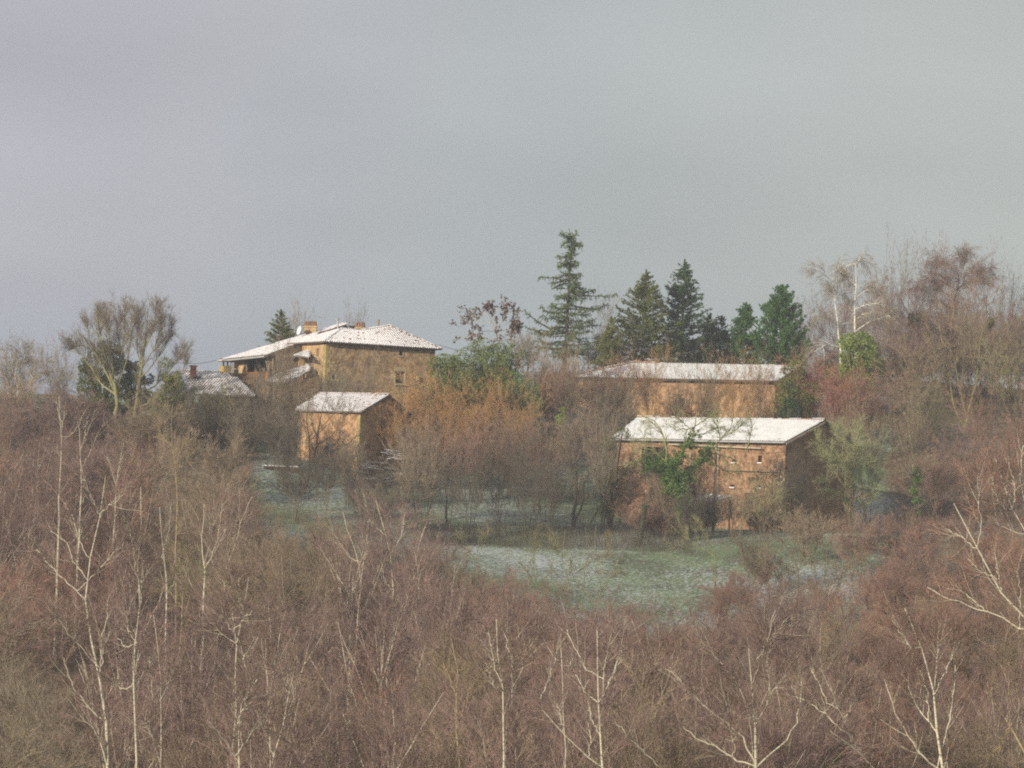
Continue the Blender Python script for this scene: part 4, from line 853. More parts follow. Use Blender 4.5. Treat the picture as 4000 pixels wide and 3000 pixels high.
def limb_tree(base, limbs, Y, r_base, crown=(9, 8, 5), bark_='bark_birch', twm='tw_mauve', tl=.8, sub_len=1.7, rt=.0085, side_dep=1.0, up=.12, droop=0.0, m=5, sub=10, name='birch_tree', label='', cat='tree', group=None, leaf=None, ivy=None, angs=36, rlimb=.62, tipr=.014, Yend=None, l1=(.011,.03)):
    """tree whose main limbs follow digitised lines; limbs = lists of pixel points; the first one is the trunk and goes down to the ground"""
    tr = limbs[0]
    if Y is None: Y = ghit(tr[0][0], tr[0][1])[1]
    p0 = P(tr[0][0], tr[0][1], Y); gz0 = ground(p0[0], p0[1]); 
    if p0[2] < gz0 + .3: p0[2] = gz0 + .3
    bx, by = p0[0] + base*.4, p0[1]; gz0 = ground(bx, by)
    trunk = [np.array([bx, by, gz0-.3]), np.array([(bx*.7+p0[0]*.3), by, gz0*.6 + p0[2]*.4])] + [P(x, y, Y) for x, y in tr]
    kk = 14; LP = [resample(trunk, kk)]; LR = [np.linspace(1, .0, kk)]
    tot = sum(np.linalg.norm(np.diff(LP[0], axis=0), axis=1)); rad = lambda s: max(tipr, r_base*(1 - .92*s/tot)); cum = np.concatenate([[0], np.cumsum(np.linalg.norm(np.diff(LP[0], axis=0), axis=1))])
    LR[0] = np.array([rad(c) for c in cum])
    for lm in limbs[1:]:
        a = P(*lm[0], Y); allp = np.concatenate(LP); allr = np.concatenate(LR); dd = np.linalg.norm((allp - a)*(1, .3, 1), axis=1); j = int(dd.argmin())
        start = allp[j] if dd[j] < .9 else a + (0, allp[j][1]-a[1], 0)
        y0 = start[1]; ln = len(lm); dy = rng.choice([-1, 1])*side_dep*rng.uniform(.3, 1.0)
        pts = [start] + [P(lm[i][0], lm[i][1], y0 + dy*(i/(ln-1))*ln*.35) for i in range(1, ln)]
        q = resample(pts, kk); s = np.linalg.norm(np.diff(q, axis=0), axis=1).sum(); ra = max(tipr*1.1, allr[j]*rlimb)
        LP.append(q); LR.append(np.linspace(ra, tipr*.8, kk))
    LP, LR = np.array(LP), np.array(LR); org = np.array([bx, by, gz0])
    wobb = rng.normal(0, .03, LP.shape); wobb[:, 0] = 0; LP = LP + wobb
    g = Geo(); V, Q = tubes(LP, LR, m); g.add(V, Q, 0, True)
    L1, R1 = spawn(LP, LR, crown[0], .25, .98, sub_len, angs, 5, up, .10, .5, .35, trop=up*.6-droop*.3, taper=.3, rmin=l1[0], rmax=l1[1])
    V, Q = tubes(L1, R1, 3); g.add(V, Q, 0, True)
    pl = Plant(); pl.add('trunk', _shift(g, org), [M[bark_]])
    L2, R2 = spawn(L1, R1, crown[1], .1, 1.0, sub_len*.5, 34, 3, up*.7, .14, .6, .5, trop=-droop*.6, taper=.3, rmin=rt, rmax=.014)
    L3, R3 = spawn(L2, R2, crown[2], .1, 1.0, tl*.6, 34, 2, 0, .1, .8, .5, taper=.2, rmin=rt*.75, rmax=rt*1.1)
    if droop: L3[:, 1, 2] -= .3*droop
    g = Geo(); V, Q = tubes(L2, R2, 3); g.add(V, Q); g.add(*cones(L3[:, 0], L3[:, 1], R3[:, 0])); pl.add('crown', _shift(g, org), [M[twm]])
    if leaf:
        pts = L3.reshape(-1, 3); pts = pts[rng.integers(0, len(pts), leaf[1])] + rng.normal(0, .05, (leaf[1], 3)); g = Geo(); g.add(*leaves(pts, leaf[2])); pl.add('leaves', _shift(g, org), [M[leaf[0]]])
    if ivy:   # list of (limb index, t0, t1, radius, count)
        pts = []
        for li, t0, t1, rad_, cnt in ivy:
            t = rng.uniform(t0, t1, cnt)*(kk-1); i = np.minimum(t.astype(int), kk-2); w = (t-i)[:, None]; c_ = LP[li, i]*(1-w) + LP[li, i+1]*w
            nc = max(6, cnt//55); tc_ = rng.uniform(t0, t1, nc)*(kk-1); ii = np.minimum(tc_.astype(int), kk-2); ww_ = (tc_-ii)[:, None]; cc = LP[li, ii]*(1-ww_) + LP[li, ii+1]*ww_ + rng.normal(0, rad_*.5, (nc, 3)); cr = rng.uniform(.15, .5, nc)*rad_**.5; q_ = rng.integers(0, nc, cnt); pts.append(cc[q_] + nrm3(rng.normal(size=(cnt, 3)))*(cr[q_]*rng.uniform(.5, 1, cnt)**.4)[:, None])
        g = Geo(); g.add(*leaves(np.concatenate(pts), .075)); pl.add('ivy', _shift(g, org), [M['n_ivy']])
    return put(pl, name, tuple(org), label, cat, group, rz=0)
def _shift(g, org): g.V = [v - org for v in g.V]; return g

def conifer(h, r, nb=150, shape=.85, irr=.25, mat='n_spruce', up0=-.15, tipup=.25, dens=12, tl=.5, nl=.22, nr=.035, tuft=5, bark_='bark_brown', bare0=.03, droop=.25, ragged=0.0, minl=.25):
    k = 10; u = np.linspace(0, 1, k); St = np.stack([rng.normal(0, .04, k)*u*3, rng.normal(0, .04, k)*u*3, u*h - .3*(1-u)], 1)[None]; SR = (np.linspace(1, .04, k)*h*.014)[None]
    t = np.sort(rng.uniform(bare0, .955, nb)**.92); az = rng.uniform(0, 6.28, nb)
    ln = (1.5*r*(1-t)**shape*(.62+.38*np.minimum(1, (1-t)*1.6)) + minl*.6)*rng.uniform(1-irr, 1+irr*.6, nb)*np.where(rng.random(nb) < ragged, rng.uniform(1.1, 1.5, nb), 1)
    lob = 1 + irr*.5*np.sin(az*3 + t*9); ln *= lob
    kk = 6; v = np.linspace(0, 1, kk)[None]; rr_ = ln[:, None]*v
    z = (t*h)[:, None] + rr_*(up0 + .75*t[:, None]) + tipup*ln[:, None]*v**2.2*(1-t[:, None]) 
    Bp = np.stack([np.cos(az)[:, None]*rr_, np.sin(az)[:, None]*rr_, z], -1) + rng.normal(0, .03, (nb, kk, 3)); BR = .035*(ln/r)[:, None]*np.linspace(1, .2, kk)[None] + .006
    g = Geo(); V, Q = tubes(St, SR, 7); g.add(V, Q, 0, True); V, Q = tubes(Bp, BR, 3); g.add(V, Q, 0, True); pl = Plant().add('trunk', g, [M[bark_]])
    S2 = []; R2 = []; cn = np.maximum(3, dens*(ln/r)**.8 + 3)
    for lo_, hi_, f_ in ((0, .5, 1), (.5, .75, .8), (.75, .88, .5), (.88, 1.1, .3)):
        k_ = (t >= lo_) & (t < hi_)
        if k_.any(): a_, b_ = spawn(Bp[k_], BR[k_], cn[k_], .12, 1.0, tl*f_, 48, 2, 0, .15, .6, .5, trop=-droop, taper=.35, rmin=.006, rmax=.012, flat=.5); S2.append(a_); R2.append(b_)
    S2 = np.concatenate(S2); R2 = np.concatenate(R2)
    A = []; Bq = []
    for src, cnt in ((S2, tuft), (Bp, dens*1.4)):
        n = len(src); N = int(n*cnt); pi = rng.integers(0, n, N); K = src.shape[1]-1; f = rng.uniform(.05, 1, N)*K; i = np.minimum(f.astype(int), K-1); w = (f-i)[:, None]
        a = src[pi, i]*(1-w) + src[pi, i+1]*w; T = nrm3(src[pi, i+1]-src[pi, i]); d = nrm3(T*.8 + rng.normal(0, .55, (N, 3)) + np.array([0, 0, -droop*.4])); A.append(a); Bq.append(a + d*nl*rng.uniform(.6, 1.4, N)[:, None]*np.clip((h*1.02 - a[:, 2:3])/(.25*h), .45, 1))
    tt = rng.uniform(.90, 1.0, 260)**1.0; a = np.stack([rng.normal(0, .03, 260), rng.normal(0, .03, 260), tt*h], 1); dd = rng.normal(0, .5, (260, 3)); dd[:, 2] = .7; A.append(a); Bq.append(a + nrm3(dd)*(.06 + .55*(1.0-tt)/.1*.5)[:, None])
    g = Geo(); V, Q = tubes(S2, R2, 3); g.add(V, Q); g.add(*cones(np.concatenate(A), np.concatenate(Bq), nr)); pl.add('crown', g, [M[mat]]); pl.h = h; return pl

def leafy(h, w, lobes=14, n=9000, mat='n_shrub', size=.09, bark_='bark_brown', cone_=False, lob=.34, up=.4):
    """dense evergreen: leaf clumps on the shells of many uneven lobes over a branching stem"""
    g = Geo(); C0 = []; RR = []
    for i in range(lobes):
        t = rng.uniform(.04, .90); ww = w*(math.sqrt(max(.05, 1-(t*1.25-.35)**2)) if not cone_ else (1-t)*.95+.1); a = rng.uniform(0, 6.28); q = math.sqrt(rng.uniform(0, 1))*ww*.8
        C0.append([math.cos(a)*q, math.sin(a)*q, t*h]); RR.append(lob*min(w, h)*rng.uniform(.55, 1.15)*(1 if not cone_ else .5+.6*(1-t)))
    C0, RR = np.array(C0), np.array(RR); St = []
    for c_ in C0: St.append(resample([[0, 0, -.3], [c_[0]*.35, c_[1]*.35, c_[2]*.45], c_], 6))
    V, Q = tubes(np.array(St), np.tile(np.linspace(.07, .02, 6), (lobes, 1))*(h/5+.4), 4); g.add(V, Q, 0, True); pl = Plant().add('trunk', g, [M[bark_]])
    wts = RR**2/(RR**2).sum(); li = rng.choice(lobes, n, p=wts); d = nrm3(rng.normal(size=(n, 3))); 
    # sub-clumps on each lobe surface
    ncl = 26; cd = nrm3(rng.normal(size=(lobes, ncl, 3))); ci = rng.integers(0, ncl, n); dd = nrm3(cd[li, ci] + d*.38)
    rad = RR[li]*(rng.uniform(.45, 1.0, n)**.35)*(1 + .18*np.sin(ci*2.1 + li)); pts = C0[li] + dd*rad[:, None]*np.array([1, 1, .85]); pts[:, 2] = np.maximum(pts[:, 2], .05)
    g = Geo(); g.add(*leaves(pts, size, up)); pl.add('crown', g, [M[mat]]); pl.h = h; return pl
# ------------------------------------------------------------------ digitised foreground birches
def tx(ox, oy, k): return lambda *pts: [(ox + x/k, oy + y/k) for x, y in pts]
S7, S8, SR_, S5 = tx(0,1900,1.508), tx(1300,1900,1.508), tx(2600,1900,1.508), tx(0,1150,2.212)
BG = 'pale stemmed birches rising out of the foreground wood'
def birch(Y, r, limbs, label, **k):
    r *= 1.25; k.setdefault('tipr', .019); Y *= (.95 if Y < 200 else 1)
    k.setdefault('crown', (8, 7, 5)); k.setdefault('group', BG); return limb_tree(rng.uniform(-1, 1), limbs, Y, r, label=label, cat='birch tree', **k)
birch(176, .115, [S8((-760,0),)*0 or S7((640,1600),(625,1380),(605,1220),(570,1080),(545,980),(520,820),(500,700),(505,590),(515,480),(545,350),(570,240),(610,140),(625,40),(620,-60)),
  S7((510,490),(470,330),(435,210),(385,100)), S7((470,600),(370,540),(280,450),(210,370)), S7((515,570),(600,470),(730,330)), S7((590,180),(530,60),(500,-40)), S7((600,150),(680,90),(740,40)),
  S7((450,500),(430,430),(390,330),(300,260)), S7((570,1080),(600,930),(625,760),(640,650)), S7((560,1080),(480,950),(400,860),(340,770)), S7((575,1100),(600,1000),(630,900),(690,800)),
  S7((630,1400),(540,1320),(430,1180),(375,1010)), S7((635,1520),(560,1440),(470,1340),(390,1240))], 'tallest pale birch at left, its leaning trunk forking upwards many times')
birch(180, .085, [S7((795,1640),(795,1300),(795,1100),(800,950),(812,830),(832,700),(815,600),(800,520),(825,400),(832,200),(835,0)), S7((800,950),(760,850),(740,740)), S7((800,1010),(740,950),(690,880)),
  S7((818,640),(840,420),(850,330)), S7((770,640),(800,500),(800,400),(770,300),(750,220)), S7((795,1270),(740,1200),(660,1150)), S7((800,1150),(850,1080),(890,1000))], 'slender straight birch just right of the tallest birch at left')
birch(178, .08, [S7((1385,1300),(1385,1150),(1388,1000),(1393,870),(1420,780),(1450,660),(1465,540)), S7((1393,880),(1370,760),(1330,630),(1320,560)), S7((1395,860),(1340,800),(1300,740)), S7((1405,830),(1440,780),(1480,740)),
  S7((1425,740),(1415,650),(1405,540)), S7((1382,980),(1320,880),(1245,800)), S7((1385,1050),(1450,980),(1530,920))], 'birch with a bright white forked top in the left middle of the foreground')
birch(165, .09, [S7((1410,1680),(1405,1480),(1420,1300),(1470,1160),(1520,1140)), S7((1415,1600),(1330,1500),(1260,1420),(1215,1340)), S7((1415,1570),(1500,1440),(1560,1360),(1590,1300)), S7((1408,1500),(1385,1350),(1380,1200)),
  S7((1410,1400),(1450,1250),(1500,1180))], 'multi-forked birch at the bottom edge below the white forked birch')
birch(168, .08, [S7((1590,1680),(1640,1480),(1690,1300),(1710,1150),(1740,1060)), S7((1695,1250),(1680,1160),(1660,1100)), S7((1600,1560),(1550,1430),(1500,1300)), S7((1580,1700),(1590,1400),(1570,1100),(1570,900))], 'slanting birch leaning right near the bottom edge, left of centre')
birch(170, .07, [S7((945,1660),(950,1400),(950,1200),(940,1000),(900,760)), S7((945,1400),(900,1250),(880,1000)), S7((945,1520),(880,1450),(840,1380)), S7((948,1300),(1000,1150),(1040,1050))], 'thin clustered birch at the bottom edge between the tall left birches')
birch(262, .10, [S7((1205,520),(1195,400),(1190,250),(1200,100)), S7((1205,500),(1240,420),(1285,300),(1310,100)), S7((1330,500),(1380,350),(1410,230),(1450,130),(1490,60)), S7((1230,480),(1270,380),(1330,250))], 'pair of pale upright stems in the middle of the left wood', side_dep=1.5)
birch(255, .09, [S7((985,600),(970,460),(950,280),(940,120)), S7((985,610),(1040,540),(1060,510)), S7((970,480),(920,400),(900,330)), S7((960,400),(1000,250),(1010,100))], 'single pale stem standing alone left of the pair of upright stems')
birch(235, .10, [S7((1070,840),(1075,650),(1100,520),(1110,420)), S7((1105,820),(1120,650),(1140,560),(1190,500)), S7((1072,760),(1040,680),(1000,620)), S7((1080,640),(1050,560),(1050,480))], 'cluster of short pale trunks in a dark hollow of the left wood', bark_='bark_pale', twm='tw_olive')
birch(290, .11, [S5((525,1420),(530,1250),(520,1080),(510,880)), S5((530,1310),(600,1230),(680,1130),(740,1000)), S5((520,1400),(460,1320),(410,1250)), S5((525,1180),(550,1050),(570,900)), S5((520,1120),(500,1000),(490,920))], 'yellowish birch on the upper left slope, its top forking near the big bare tree')
birch(292, .10, [S5((705,1560),(700,1350),(685,1150),(650,1010)), S5((720,1360),(770,1150),(830,990)), S5((775,1540),(790,1350),(850,1200),(900,1100)), S5((700,1250),(740,1150),(760,1050))], 'birch with three slanting stems below the big bare tree at left')
birch(300, .09, [S5((1010,1620),(1040,1430),(1070,1280)), S5((1000,1600),(960,1500),(930,1400)), S5((1035,1480),(1060,1400),(1100,1350))], 'small pale birch in the wood under the low cottage')
birch(285, .09, [S5((1530,1640),(1510,1420),(1480,1250),(1490,950)), S5((1505,1400),(1560,1330),(1640,1280)), S5((1500,1350),(1440,1270),(1370,1200)), S5((1525,1560),(1600,1450),(1660,1370))], 'pale leaning sapling in the wood between the cottage and the small barn', bark_='bark_pale', twm='tw_tan')
HZ = 'hazy birches beyond the left edge of the wood'
for lm, lb_ in (((S5((125,1010),(60,800),(30,640)), S5((60,820),(90,700),(120,560)), S5((100,900),(60,700),(20,480))), 'leftmost hazy birch against the sky at the left edge'),
                ((S5((165,1000),(150,800),(130,700),(150,560)), S5((150,820),(190,650),(200,500))), 'middle one of the hazy birches at the left edge, with a straight trunk'),
                ((S5((210,1060),(250,830),(290,700),(300,560)), S5((240,880),(330,700),(400,600)), S5((260,800),(240,650),(220,520))), 'right one of the hazy birches at the left edge, leaning right')):
    birch(400, .11, list(lm), lb_, group=HZ, crown=(14, 9, 6), droop=.5, sub_len=2.4, twm='tw_grey', rt=.011, side_dep=2.5)
birch(166, .10, [S8((1015,1690),(1005,1450),(1000,1300),(1000,1150),(970,1000),(965,780)), S8((1000,1290),(950,1180),(900,1030)), S8((1003,1340),(1050,1250),(1060,1180),(1100,1110),(1150,1010),(1250,920)), S8((1055,1190),(1055,1010),(1085,920),(1095,850)),
  S8((1058,1020),(1020,900),(1030,830)), S8((1120,1080),(1160,980),(1220,850)), S8((1000,1180),(960,1090),(920,860))], 'birch with a fan of bright stems at the bottom, right of centre')
birch(162, .105, [S8((1600,1700),(1580,1500),(1560,1400),(1565,1250),(1560,1100),(1555,950),(1560,850)), S8((1590,1280),(1640,1130),(1700,1020),(1730,950)), S8((1563,1200),(1600,1050),(1630,950),(1640,860)), S8((1560,1140),(1500,1080),(1430,970),(1380,840)),
  S8((1660,1100),(1690,990),(1700,900),(1650,850)), S8((1575,1440),(1520,1340),(1510,1300)), S8((1565,1300),(1480,1200),(1430,1110))], 'birch with a ladder of bright upright stems below the snowy meadow')
birch(164, .07, [S8((1375,1480),(1355,1250),(1350,1080),(1345,960)), S8((1362,1150),(1400,1050),(1410,990)), S8((1225,1250),(1270,1150),(1310,1010),(1360,900))], 'thin birch between the fan-shaped birch and the ladder-like birch')
birch(158, .085, [S8((1680,1720),(1600,1650),(1450,1560),(1330,1420),(1230,1300)), S8((1450,1560),(1520,1480),(1500,1380)), S8((1380,1480),(1340,1350),(1320,1280)), S8((1920,1650),(1800,1540),(1680,1400))], 'low slanting birch branch reaching left along the bottom edge')
birch(172, .08, [S8((745,1700),(735,1480),(722,1400),(735,1200),(740,1050),(700,900)), S8((735,1150),(780,1080),(810,1030)), S8((735,1250),(680,1100),(620,980)), S8((725,1380),(780,1250),(840,1150))], 'brownish birch in the bottom middle, left of the fan-shaped birch', bark_='bark_pale', twm='tw_tan')
birch(258, .10, [S8((350,800),(355,600),(340,400),(300,250),(250,80)), S8((370,760),(440,640),(500,480),(540,360)), S8((355,640),(300,540),(290,420)), S8((360,700),(460,600),(600,380)), S8((320,300),(220,200),(185,60)), S8((380,740),(480,500),(520,300),(560,180)), S8((340,420),(400,300),(430,150))], 'broad fan of pale birch stems standing against the dark hedge', crown=(10,8,6))
birch(250, .07, [S8((170,520),(130,380),(80,250),(60,140)), S8((165,500),(200,380),(210,200)), S8((150,440),(100,420),(20,300))], 'small pale birch left of the broad fan of birch stems')
birch(150, .15, [SR_((540,1700),(535,1480),(515,1370),(515,1200),(500,1100),(495,960)), SR_((535,1560),(450,1470),(330,1370),(220,1290),(120,1170),(0,1070)), SR_((530,1380),(600,1280),(620,1200),(600,1090),(590,950),(650,730)), SR_((530,1380),(440,1360),(370,1310),(340,1200)),
  SR_((515,1110),(545,1030),(600,900),(600,780)), SR_((590,1650),(700,1500),(780,1390),(790,1260),(810,1150),(780,1000)), SR_((530,1640),(440,1620),(300,1540),(190,1490),(90,1400)), SR_((500,1350),(420,1150),(280,990),(200,930)), SR_((560,1330),(640,1200),(720,1100)),
  SR_((420,1560),(410,1450),(420,1370)), SR_((600,950),(640,880),(700,800))], 'thick cream trunk with wide crooked limbs at the bottom right of centre', m=7, side_dep=.9, tipr=.015, crown=(9,8,5))
birch(152, .13, [SR_((1640,1700),(1600,1480),(1590,1370),(1570,1200),(1530,1000),(1470,870),(1410,720)), SR_((1620,1600),(1500,1570),(1420,1450),(1340,1300),(1290,1130)), SR_((1625,1600),(1670,1400),(1700,1200),(1710,1050)), SR_((1540,1040),(1440,950),(1380,850),(1340,780)),
  SR_((1580,1250),(1640,1130),(1700,980),(1740,900)), SR_((1600,1450),(1480,1300),(1440,1200),(1380,1060)), SR_((1590,1380),(1540,1200),(1500,1080)), SR_((1560,1150),(1600,1000),(1600,860))], 'tall mottled birch fanning out near the bottom right corner', twm='tw_redbrown', m=6, crown=(9,8,5))
birch(155, .10, [SR_((1260,1700),(1150,1570),(1050,1500),(970,1440)), SR_((1200,1610),(1080,1450),(1010,1300),(940,1130),(900,1000)), SR_((1100,1490),(1000,1400),(930,1330),(800,1250),(740,1180)), SR_((1050,1400),(1090,1300),(1120,1150)), SR_((1010,1320),(950,1270),(880,1130),(850,1050))], 'low birch with limbs slanting up to the left between the two thick birches at right')
birch(154, .12, [SR_((2140,1560),(2020,1400),(1940,1310),(1880,1170),(1860,1080),(1880,1000)), SR_((1870,1130),(1760,1090),(1700,1050)), SR_((2030,1400),(2030,1250),(2000,1050),(1990,980),(2010,860)), SR_((1900,1220),(1960,1100),(1950,1000)), SR_((2060,1450),(1980,1520),(1880,1640)), SR_((2090,1500),(2080,1300),(2060,1100),(2050,950))],
  'dark barked crooked birch in the bottom right corner', bark_='bark_pale', twm='tw_tan', m=6)
birch(160, .13, [SR_((2300,960),(2110,770),(2000,650),(1900,540),(1850,430),(1820,330),(1760,200),(1690,100)), SR_((1835,380),(1720,290),(1640,240)), SR_((2180,900),(2110,850),(1980,770),(1900,740),(1760,690),(1620,640),(1540,590)), SR_((1900,740),(1800,660),(1720,610)), SR_((1850,430),(1860,250),(1850,80),(1840,-60)),
  SR_((2000,650),(1960,500),(1940,380)), SR_((1900,550),(1840,500),(1780,420)), SR_((2100,780),(2090,600),(2060,480))], 'long birch limb leaning in from the right edge, above the bottom right corner', m=6, twm='tw_redbrown')
birch(165, .11, [SR_((2320,640),(2200,400),(2110,240),(2040,120),(1990,-20),(1950,-160)), SR_((2110,240),(2000,140),(1940,40),(1900,-60)), SR_((2160,330),(2120,120),(2090,-40),(2110,-240)), SR_((2060,150),(2060,0),(2020,-130)), SR_((2140,300),(2000,250),(1900,170))], 'birch at the right edge with thin yellow stems crossing the upper wood', twm='tw_redbrown')

# ------------------------------------------------------------------ trees around the farm
G2 = tx(1700,850,2.212); G4 = tx(3000,950,2.212); GH = tx(1900,1650,2.765); GQ = tx(2400,1580,2.602); G6 = tx(900,1500,2.212); GR = tx(3200,1500,2.765); G3 = tx(2200,1250,1.952)
# cedar with long uneven boughs, drawn bough by bough
def cedar():
    Y = 448; q = lambda *p: [P(x, y, Y) for x, y in G2(*p)]
    tr = q((1110,1330),(1130,1100),(1140,900),(1150,700),(1160,500),(1175,300),(1180,180),(1155,90)); base = tr[0]; gz0 = ground(base[0], base[1]); org = np.array([base[0], base[1], gz0])
    T = resample([org - (0,0,.3)] + tr, 16); g = Geo(); V, Q_ = tubes(T[None], np.linspace(.26, .03, 16)[None], 7); g.add(V, Q_, 0, True)
    B = [((1160,180),(1120,160),(1080,130)),((1175,230),(1230,245),(1275,250)),((1180,200),(1230,230),(1265,212)),((1165,190),(1200,170),(1222,130)),((1170,200),(1120,220),(1085,240)),((1165,330),(1110,345),(1060,338)),((1165,400),(1110,415),(1055,425)),((1165,390),(1100,400),(1068,385)),
         ((1160,480),(1210,500),(1270,495)),((1150,500),(1060,520),(960,520),(895,515)),((1155,540),(1080,550),(1000,575)),((1150,560),(1080,590),(1030,610)),((1155,580),(1220,600),(1285,610)),((1155,640),(1250,650),(1330,650),(1390,618)),((1150,680),(1280,670),(1400,680),(1500,690),(1570,655)),
         ((1145,650),(1090,690),(1050,700)),((1150,740),(1260,780),(1380,790),(1490,750)),((1150,780),(1260,800),(1350,800),(1440,790)),((1140,760),(1060,800),(1010,750)),((1140,800),(1040,830),(960,810),(905,760)),((1140,850),(1040,880),(960,870),(900,850)),
         ((1135,950),(1000,960),(880,900),(770,800)),((1130,990),(1000,1010),(880,990),(780,945)),((1135,900),(1240,930),(1380,885)),((1135,950),(1260,950),(1360,930),(1430,935)),((1130,1000),(1220,1040),(1270,1050)),((1125,1060),(1000,1100),(930,1080),(880,1030)),
         ((1125,1100),(1240,1100),(1360,1080),(1450,1070)),((1120,1120),(1000,1140),(900,1120),(860,1110)),((1125,1150),(1250,1170),(1340,1120)),((1120,1180),(1020,1210),(950,1180)),((1140,880),(1100,900),(1070,880))]
    Bp = []; 
    for b in B + B:
        dy = rng.uniform(-1.2, 1.2); pts = [P(x, y, Y + dy*j) for j, (x, y) in enumerate(G2(*b))]; Bp.append(resample(pts, 7) + rng.normal(0, .06, (7, 3)))
    for i in range(140):   # shorter boughs all round, longer low down
        t = rng.uniform(.12, .97); c_ = T[int(t*15)]*(1-(t*15)%1) + T[min(15,int(t*15)+1)]*((t*15)%1); a = rng.uniform(0, 6.28); ln = (.30 + 5.4*(1-t)**1.5)*rng.uniform(.5, 1.1)
        Bp.append(resample([c_, c_ + np.array([math.cos(a), math.sin(a), -.05])*ln*.5, c_ + np.array([math.cos(a), math.sin(a), .02])*ln], 7))
    Bp = np.array(Bp); ln = np.linalg.norm(Bp[:, -1]-Bp[:, 0], axis=1); BR = (.02 + .012*ln)[:, None]*np.linspace(1, .25, 7)[None]; V, Q_ = tubes(Bp, BR, 4); g.add(V, Q_, 0, True)
    pl = Plant().add('trunk', _shift(g, org), [M['bark_dark']])
    S2, R2 = spawn(Bp, BR, 4 + ln*3.6, .1, 1.0, .62, 65, 4, -.15, .12, .5, .5, trop=-.40, taper=.35, rmin=.008, rmax=.012)
    g = Geo(); V, Q_ = tubes(S2, R2, 3); g.add(V, Q_); A = []; Bq = []
    for src, N in ((S2, int(len(S2)*11)), (Bp, int(len(Bp)*40))):
        pi = rng.integers(0, len(src), N); K = src.shape[1]-1; f = rng.uniform(.05, 1, N)*K; i = np.minimum(f.astype(int), K-1); w = (f-i)[:, None]; a = src[pi, i]*(1-w) + src[pi, i+1]*w
        d = nrm3(rng.normal(size=(N, 3)) + (0,0,.2)); A.append(a); Bq.append(a + d*.14*rng.uniform(.6, 1.4, N)[:, None])
    g.add(*cones(np.concatenate(A), np.concatenate(Bq), .036)); pl.add('crown', _shift(g, org), [M['n_cedar']])
    put(pl, 'cedar_tree', tuple(org), 'tall narrow cedar with long uneven drooping boughs, the highest tree against the sky', 'cedar tree', rz=0)
cedar()
def at(px, py, Y):
    p = P(px, py, Y); return (p[0], p[1], ground(p[0], p[1]))
def sized(px, ytop, Y):  # base on the ground below the pixel column, height up to ytop
    p = P(px, ytop, Y); z_ = ground(p[0], p[1]); 
    return (p[0], p[1], z_), p[2] - z_
POOL = {}
def pooled(loc, h, w, name, label, cat, group, **kw):
    """shrubs share a small set of meshes: nearest size class, scaled to fit, with their own twig and bark colours"""
    tw = 4 if kw['tw1'] < 6 else 8; st = 4 if kw['stems'] < 6 else 9; low = kw['clear'] < .05
    hc = 3.6*1.55**round(math.log(max(h, 1.5)/3.6)/math.log(1.55)); key = (round(hc, 1), tw, st, low, kw.get('leaf'))
    if key not in POOL:
        k2 = dict(kw); k2.update(tw1=tw, stems=st); w0 = hc*.36 + .5
        POOL[key] = (broom(hc, w0, **k2), hc, w0)
    pl, h0, w0 = POOL[key]; m = {'crown': M[kw['twm']], 'trunk': M[kw['bark_']]}
    if kw.get('leaf'): m['leaves'] = M[kw['leaf']]
    o = put(pl, name, loc, label, cat, group, mats=m); s = w/w0*rng.uniform(.95, 1.1); o.scale = (s, s, h/h0); return o
def plant(fn, px, ytop, Y, wpx, name, label, cat, group=None, rz=None, **kw):
    if fn is conifer: kw['nb'] = int(kw.get('nb', 150)*1.25); kw['nr'] = kw.get('nr', .035)*1.15
    if name == 'evergreen_shrub': wpx *= 1.12; kw.setdefault('lob', .5)
    loc, h = sized(px, ytop, Y); w = wpx*Y/F
    if fn is broom: return pooled(loc, h, w, name, label, cat, group, **kw)
    pl = fn(h, w, **kw); return put(pl, name, loc, label, cat, group, rz=rz)
CG = 'conifers behind the long barn'
plant(conifer, 2525, 1052, 452, 118, 'spruce_tree', 'broad olive green spruce with a pointed top, left one of the two tall spruces', 'spruce tree', CG, nb=200, mat='n_spruce', shape=.8, tuft=6, nl=.26, nr=.04, minl=.3, irr=.2, bare0=.02)
plant(conifer, 2675, 1012, 456, 105, 'spruce_tree', 'tallest dark spruce with brown cones at its top, right one of the two tall spruces', 'spruce tree', CG, nb=185, mat='n_dark', shape=.75, tuft=6, nl=.26, nr=.045, irr=.3, ragged=.1)
plant(conifer, 2388, 1235, 446, 38, 'spruce_tree', 'small thin spruce at the left foot of the olive green spruce', 'spruce tree', CG, nb=90, mat='n_olive', shape=.7, nl=.2)
plant(conifer, 2775, 1222, 462, 42, 'spruce_tree', 'thin ragged blue-green conifer between the tall dark spruce and the pines', 'spruce tree', CG, nb=70, mat='n_dark', shape=.35, ragged=.25, nl=.22, irr=.5)
plant(conifer, 2820, 1232, 460, 45, 'spruce_tree', 'second thin ragged conifer, just left of the mid green pine', 'spruce tree', CG, nb=75, mat='n_dark', shape=.4, ragged=.25, nl=.22, irr=.5)
plant(conifer, 2915, 1180, 458, 60, 'pine_tree', 'mid green rounded pine left of the bright green conifer', 'pine tree', CG, nb=130, mat='n_bright', shape=.55, nl=.24, nr=.045, tuft=7, tipup=.5, irr=.4)
plant(conifer, 3058, 1110, 456, 84, 'pine_tree', 'dense bright green conifer with a bluntly pointed top, right of the pines', 'pine tree', CG, nb=200, mat='n_bright', shape=.55, nl=.28, nr=.055, tuft=6, tipup=.55, irr=.25, up0=.1)
plant(leafy, 3115, 1285, 403, 125, 'thuja_tree', 'olive brown cone-shaped thuja at the right end of the long barn', 'thuja tree', None, lobes=24, n=11000, mat='n_olive', size=.09, cone_=True, lob=.5)
